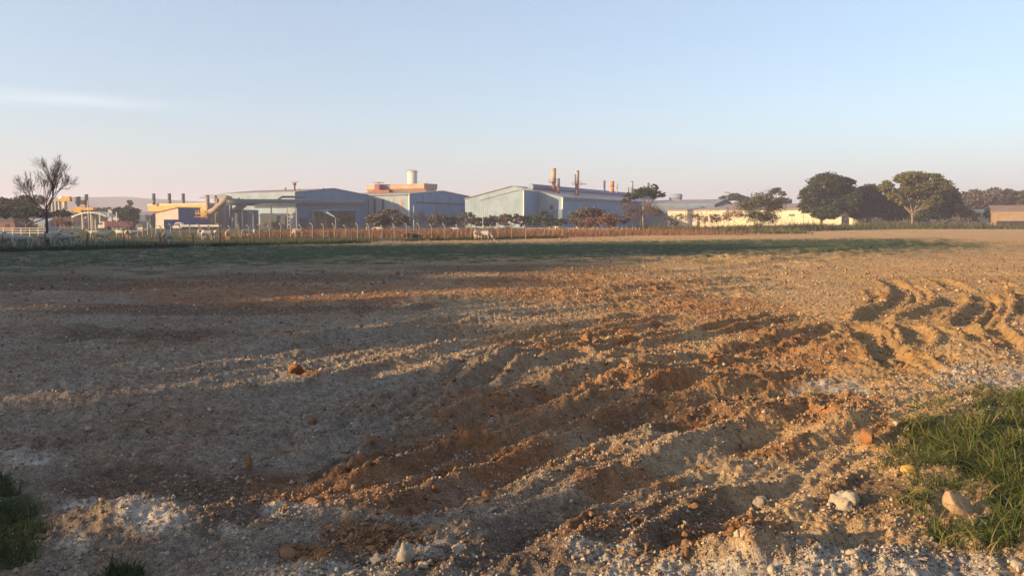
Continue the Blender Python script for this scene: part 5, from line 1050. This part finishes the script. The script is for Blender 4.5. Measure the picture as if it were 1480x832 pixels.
C_ = [(8, 359.5, 'stand', 'white', 175, 'white cow at the left edge of the picture facing left'), (30, 358.5, 'graze', 'white', 190, 'white cow with its head down left of the bare tree'), (-14, 357, 'stand', 'grey', 20, 'grey cow cut off by the left edge'),
      (66, 356.5, 'stand', 'white', 10, 'white cow standing across the bare tree trunk'), (83, 355.5, 'turn', 'white', 250, 'white cow facing the field just right of the bare trunk'), (95, 356, 'graze', 'grey', 170, 'grey cow grazing right of the bare trunk'), (76, 347, 'stand', 'white', 80, 'white cow seen from behind beside the bare trunk'),
      (108, 351, 'turn', 'cream', 265, 'small sunlit cream cow facing the camera left of the truck'), (137, 343.5, 'stand', 'white', 185, 'little white calf touching the sunlit cream cow'), (146, 349.5, 'turn', 'cream', 5, 'brightest sunlit cream cow standing in the open pasture'),
      (173, 342, 'stand', 'white', 160, 'white cow left of the pinkish one behind the cream cow'), (183, 344, 'turn', 'tan', 280, 'pinkish tan cow facing the camera in the loose line'), (193, 343.5, 'graze', 'white', 200, 'white cow grazing right of the pinkish tan cow'), (203, 341, 'stand', 'white', 20, 'white cow left of the two pale posts'),
      (241, 351.5, 'turn', 'white', 262, 'large shaded white cow facing the camera beside a brown mound'), (204, 337, 'graze', 'white', 350, 'far white cow near the two pale posts'), (288, 340, 'stand', 'white', 100, 'far white cow below the blue container'), (299, 346, 'graze', 'grey', 15, 'dark grey spotted cow below the dust collector'), (294, 343, 'graze', 'white', 120, 'white cow hidden behind the dark grey cow'),
      (312, 343.5, 'turn', 'cream', 275, 'small sunlit white-faced cow left of the tall dark pole'), (328, 346, 'stand', 'tan', 100, 'sunlit tan cow seen from behind right of the tall dark pole'), (354, 341, 'stand', 'grey', 70, 'grey cow between concrete posts below the duct'), (368, 341, 'graze', 'white', 280, 'white cow grazing between concrete posts below the duct'), (427, 340.5, 'stand', 'white', 10, 'white cow behind the posts under the truss tower'), (431, 343, 'graze', 'tan', 200, 'tan cow grazing under the truss tower'),
      (532, 337, 'turn', 'cream', 250, 'cream cow in red grass left of the broad bush'), (543, 335.5, 'graze', 'white', 20, 'white cow in red grass under the broad bush'), (549, 336, 'stand', 'white', 160, 'white cow in red grass right under the broad bush'), (568, 335, 'stand', 'white', 90, 'white cow in red grass under the hall corner'), (587, 344, 'lie', 'brown', 20, 'dark brown cow lying behind the concrete posts'), (600, 344.5, 'lie', 'black', 200, 'black cow lying right of the dark brown one'),
      (659, 336, 'stand', 'white', 170, 'white cow under the right end of the blue gable'), (676, 336, 'turn', 'tan', 240, 'tan cow between concrete posts right of the blue gable'), (690, 346.5, 'turn', 'cream', 240, 'big cream cow near the grey pole beside the last posts'), (700, 346, 'graze', 'grey', 350, 'grey cow grazing right of the big cream one'),
      (712, 333.5, 'stand', 'white', 90, 'far white cow under the left of the white block'), (720, 334.5, 'graze', 'white', 190, 'second far white cow under the white block'), (733, 333.5, 'stand', 'white', 20, 'third far white cow under the white block'), (795, 333.2, 'stand', 'white', 80, 'far white cow left of the big round bush'), (806, 333.3, 'stand', 'white', 175, 'far white cow of the pair below the low dark bush'), (811, 333.6, 'graze', 'white', 5, 'grazing cow of the pair below the low dark bush'), (834, 333, 'turn', 'white', 270, 'far white cow under the big round bush'), (846, 333, 'stand', 'tan', 190, 'far tan cow right under the big round bush'), (889, 333, 'stand', 'white', 30, 'far white cow before the brown shrub mounds')]
for c in C_: cow(*c)

# ================================================================ WEEDS AND GRASS (uncountable)
def blades(name, P, hgt, wid, cols, lean=.35, q=nr, segs=2, bend=(0, 0), kind='stuff', zf=None, cname=None, transl=.3):
    """grass blades: tapering bent strips rooted at P"""
    n_ = len(P); zz = (zf if zf is not None else height(P[:, 0], P[:, 1])[0]); h_ = hgt * q.lognormal(0, .3, n_); a = q.uniform(0, 6.283, n_); dx = np.stack([np.cos(a), np.sin(a)], -1); tl = q.normal(size=(n_, 2)) * lean + np.array(bend); rows = []
    for i in range(segs + 1):
        f = i / segs; cx = P + tl * (h_ * f ** 1.7)[:, None]; z_ = zz - .01 + h_ * f * (1 - .35 * f * np.minimum(np.hypot(tl[:, 0], tl[:, 1]), 1.4)); w_ = wid * (1 - f) ** .6 * .5
        if i < segs:
            w2 = (w_ if np.ndim(w_) else np.full(n_, w_))[:, None]; rows += [np.concatenate([cx - dx * w2, z_[:, None]], 1), np.concatenate([cx + dx * w2, z_[:, None]], 1)]
        else: rows.append(np.concatenate([cx, z_[:, None]], 1))
    V = np.stack(rows, 1).reshape(-1, 3); m_ = 2 * segs + 1; b_ = np.arange(n_)[:, None] * m_; Q = [b_ + np.array([[2 * i, 2 * i + 1, 2 * i + 3, 2 * i + 2]]) for i in range(segs - 1)]; T = b_ + np.array([[2 * segs - 2, 2 * segs - 1, 2 * segs]])
    return tag(link(name, np_mesh(name, V, ([np.concatenate(Q)] if Q else []) + [T]), bits(cname or name + ' blades', cols, .8, transl)), kind=kind)
GREEN = [(.030, .052, .014), (.060, .092, .022), (.100, .125, .030), (.14, .14, .05), (.24, .19, .085)]
def patch_pts(ell, n_, thr=.42):
    out = []
    for cx, cy_, rx, ry, w in ell:
        k = int(n_ * w); a = nr.uniform(0, 6.283, k); r = np.sqrt(nr.uniform(size=k)); out += [on_ground(cx + rx * u * math.cos(t_), cy_ + ry * u * math.sin(t_))[:2] for u, t_ in zip(r, a)]
    P = np.array(out); g = masks(P[:, 0], P[:, 1])[4]; return P[g > nr.uniform(.15, 1.05, len(P))]
P = patch_pts([(1470, 640, 95, 80, .46), (1505, 640, 80, 90, .34), (1360, 645, 50, 40, .10), (1445, 765, 45, 30, .10)], 8000)
P = P[vn(P[:, 0] * 2.2, P[:, 1] * 2.2, 71) * .6 + vn(P[:, 0] * 5, P[:, 1] * 5, 72) * .4 > .36]
pr_ = on_ground(1385, 742); P = P[np.hypot(P[:, 0] - pr_.x, P[:, 1] - pr_.y) > .34]
blades('grass', P, .14, .011, GREEN, .95, segs=4, bend=(-.45, -.2))
P2 = P[vn(P[:, 0] * 1.6, P[:, 1] * 1.6, 9) > .62][:1400]
blades('grass', P2, .22, .016, GREEN, .8, segs=4, bend=(-.3, .1), cname='grass blades')
tuf = []
for _ in range(110):
    a, u_ = nr.uniform(0, 6.283), math.sqrt(nr.uniform()); c_ = on_ground(1410 + 125 * u_ * math.cos(a), 680 + 120 * u_ * math.sin(a)); k = nr.randint(8, 46); tuf.append(np.array([c_.x, c_.y]) + nr.normal(size=(k, 2)) * nr.uniform(.03, .10))
P = np.concatenate(tuf); P = P[np.hypot(P[:, 0] - pr_.x, P[:, 1] - pr_.y) > .30]; blades('grass', P, .19, .012, GREEN, 1.1, segs=4, bend=(-.4, -.2), cname='grass blades')
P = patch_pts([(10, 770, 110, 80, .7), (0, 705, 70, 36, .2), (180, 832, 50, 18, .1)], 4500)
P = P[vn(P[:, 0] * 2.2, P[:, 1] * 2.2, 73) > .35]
blades('grass', P, .12, .009, [(.014, .028, .010), (.026, .044, .014), (.045, .062, .020), (.085, .080, .035)], .7, segs=3, cname='shade darkened grass')  # left grass coloured darker in place of shade
# young growth in the field's green band, verge below the fence, pasture, dry red strip, green weeds
def field(n_, xr, yr, fn):
    P = np.stack([nr.uniform(*xr, n_), nr.uniform(*yr, n_)], -1); return P[fn(P)]
P = field(42000, (-45, 62), (45, 125), lambda P: masks(P[:, 0], P[:, 1])[6] > nr.uniform(.25, 1.0, len(P)))
blades('field_grass', P, .12, .045, [(.022, .050, .024), (.036, .068, .032), (.055, .085, .038)], .5)
def along(pts, n_, w, q=nr):
    A_ = np.array(pts, float); s_ = np.hypot(*np.diff(A_, axis=0).T); j = q.choice(len(s_), n_, p=s_ / s_.sum()); t_ = q.uniform(size=(n_, 1)); e = np.diff(A_, axis=0)[j]; p = A_[j] + e * t_; nn_ = np.stack([-e[:, 1], e[:, 0]], -1) / np.hypot(e[:, 0], e[:, 1])[:, None]; return p + nn_ * (q.normal(size=(n_, 1)) * w)
vp = along([(-60, 57), (-45, 70), (-24, 96), (8, 139)], 15000, 1.1); vp = vp[vn(vp[:, 0] * .25, vp[:, 1] * .25, 4) > .22]
blades('verge_grass', vp, .42, .06, [(.018, .032, .012), (.030, .050, .018), (.050, .070, .026)], .5)
P = field(60000, (-110, 5), (70, 200), lambda P: (P[:, 1] - 73) - (P[:, 0] + 46) * (72 / 56.) > 0)
P = P[(np.abs(P[:, 0] / P[:, 1]) < .75) & (vn(P[:, 0] * .12, P[:, 1] * .12, 5) > .25)]
blades('pasture_grass', P, .16, .07, [(.035, .050, .020), (.055, .070, .028), (.085, .085, .036), (.12, .090, .05)], .5)  # blade colours darkened to stand in for shade over the pasture
P = np.concatenate([along([(X(395, 170), 170), (X(560, 160), 160), (X(700, 165), 165), (X(830, 170), 170), (X(960, 200), 200)], 26000, 11), along([(X(560, 150), 150), (X(700, 141), 141), (X(800, 148), 148), (X(900, 178), 178), (X(1000, 215), 215), (X(1150, 240), 240)], 22000, 4.5)])
P = P[(P[:, 1] > 132) & (vn(P[:, 0] * .3, P[:, 1] * .3, 15) > .15)]
blades('dry_grass', P, .55 + .75 * vn(P[:, 0] * .22, P[:, 1] * .22, 19), .11, [(.10, .050, .032), (.20, .095, .055), (.27, .145, .085), (.17, .11, .06)], .4)
P = along([(X(940, 205), 205), (X(1010, 208), 208), (X(1100, 225), 225), (X(1200, 250), 250), (X(1330, 272), 272), (X(1500, 268), 268), (X(1620, 260), 260)], 26000, 4.0)
hN = .9 + 1.3 * vn(P[:, 0] * .12, P[:, 1] * .12, 25)
blades('weeds', P, hN, .22, [(.040, .052, .020), (.070, .085, .032), (.105, .105, .045), (.15, .11, .055)], .5)
P = np.concatenate([field(9000, (75, 190), (268, 300), lambda P: P[:, 0] > 0), field(2500, (30, 75), (200, 225), lambda P: P[:, 0] > 0)])
blades('weeds', P, .5 + 1.5 * vn(P[:, 0] * .10, P[:, 1] * .10, 35), .3, [], .5, cname='weeds blades')

# ================================================================ STONES ONE CAN POINT TO
def stone(px, py, w_px, label, mat, seed, name='rock', cat='rock', flat=1.0, sink=.3, h=1.0):
    p = on_ground(px, py); r = w_px * p.y / 1165 / 2; V, Fa = rock_proto(3, seed, 4, .012) if name == 'rock' else rock_proto(3, seed, 3, .035) if name == 'clod' else lump_proto(4 if w_px > 25 else 3, seed); V = V / np.abs(V).max(0) * np.array([1, .8, .62 * h])
    c, s_ = math.cos(seed), math.sin(seed); V = V @ np.array([[c, -s_ * .5, 0], [s_ * .5, c, 0], [0, 0, 1]]).T
    V = V / np.abs(V[:, 0]).max()
    o = link(name, np_mesh(name, V * r, Fa), mat); o.location = (p.x, p.y, gz(p.x, p.y) + r * .62 * h * (1 - 2 * sink)); return tag(o, label, cat)
def stonemat(nm, a, b_, sc=12): return paint(nm, a, b_, .92, sc, bump=.012, streak=False)
BUFF, CLODM, PALE = stonemat('buff stone', (.30, .215, .135), (.22, .155, .10)), stonemat('orange clod', (.20, .10, .042), (.135, .068, .030)), stonemat('chalk lump', (.29, .25, .195), (.21, .18, .14))
stone(1385, 738, 50, 'large buff wedge-shaped rock on the edge of the right grass', BUFF, 3, h=1.45, sink=.12)
stone(1403, 780, 44, 'low half-buried buff rock under the right grass', BUFF, 9, sink=.5, h=.7)
stone(1222, 722, 48, 'crumbly pale chalk lump left of the grass', PALE, 14, 'chalk_lump', 'chalk lump', h=.7, sink=.4)
stone(1100, 714, 28, 'small greyish chalk lump in mid foreground right', stonemat('grey chalk', (.20, .17, .135), (.14, .12, .10)), 21, 'chalk_lump', 'chalk lump', h=1.0, sink=.4)
stone(1257, 642, 24, 'orange clod lying left of the right grass', CLODM, 5, 'clod', 'soil clod', h=.85)
stone(1251, 673, 14, 'small orange clod below the larger one left of the grass', CLODM, 6, 'clod', 'soil clod')
stone(1312, 690, 26, 'yellowish clod at the left fringe of the right grass', stonemat('yellow clod', (.42, .28, .08), (.3, .2, .06)), 7, 'clod', 'soil clod', h=.7)
stone(451, 607, 15, 'lone heart-shaped orange clod on grey gravel at left', CLODM, 31, 'clod', 'soil clod', h=1.4, sink=.15)
stone(433, 542, 30, 'wide pair of orange clods in the mid left', CLODM, 32, 'clod', 'soil clod', h=1.1)
stone(359, 675, 12, 'thin upright orange clod on the left gravel', CLODM, 33, 'clod', 'soil clod', h=2.0, sink=.15)
stone(134, 696, 15, 'small orange clod near the left grass', CLODM, 34, 'clod', 'soil clod')
stone(92, 693, 32, 'flat ochre clod left of the small orange one', stonemat('yellow clod', ()) if False else CLODM, 35, 'clod', 'soil clod', h=.5)
stone(850, 504, 20, 'orange clod on the ridge in the middle of the field', CLODM, 36, 'clod', 'soil clod', h=1.0)
stone(902, 486, 36, 'broad flat orange clod beyond the middle ridge', CLODM, 37, 'clod', 'soil clod', h=.6)
stone(590, 662, 18, 'orange clod at the near end of the dark rut', CLODM, 38, 'clod', 'soil clod', h=1.2)
stone(704, 637, 16, 'rounded orange clod in the dark rut bottom', CLODM, 39, 'clod', 'soil clod', h=1.2)
stone(668, 640, 16, 'orange clod left of the rounded one in the dark rut', CLODM, 40, 'clod', 'soil clod', h=1.3)
stone(707, 704, 22, 'ochre crumbly clod below the dark rut', CLODM, 41, 'clod', 'soil clod', h=1.1)
stone(586, 815, 30, 'upright white chalk lump at the bottom edge', PALE, 42, 'chalk_lump', 'chalk lump', h=1.5, sink=.2)
stone(545, 808, 22, 'white chalk lump left of the upright one at the bottom', PALE, 43, 'chalk_lump', 'chalk lump', h=1.1)
stone(612, 820, 20, 'brownish chalk lump right of the upright white one', stonemat('brown chalk', (.42, .33, .22), (.33, .25, .16)), 44, 'chalk_lump', 'chalk lump', h=1.1)
stone(373, 827, 13, 'small white chalk lump alone at the bottom left', PALE, 45, 'chalk_lump', 'chalk lump')
stone(663, 797, 22, 'ragged white chalk lump above the bottom edge, centre', PALE, 46, 'chalk_lump', 'chalk lump', h=.9)
stone(1231, 815, 20, 'white chalk lump topping the pale bank at bottom right', PALE, 47, 'chalk_lump', 'chalk lump', h=1.2)
stone(1470, 815, 24, 'white chalk lump in the bottom right corner', PALE, 48, 'chalk_lump', 'chalk lump')
stone(238, 352, 13, 'brown earth mound with tufts beside the large shaded cow', stonemat('brown mound', (.20, .11, .07), (.14, .08, .05), 3), 49, 'earth_mound', 'earth mound', h=.9)
for i in range(0): pass
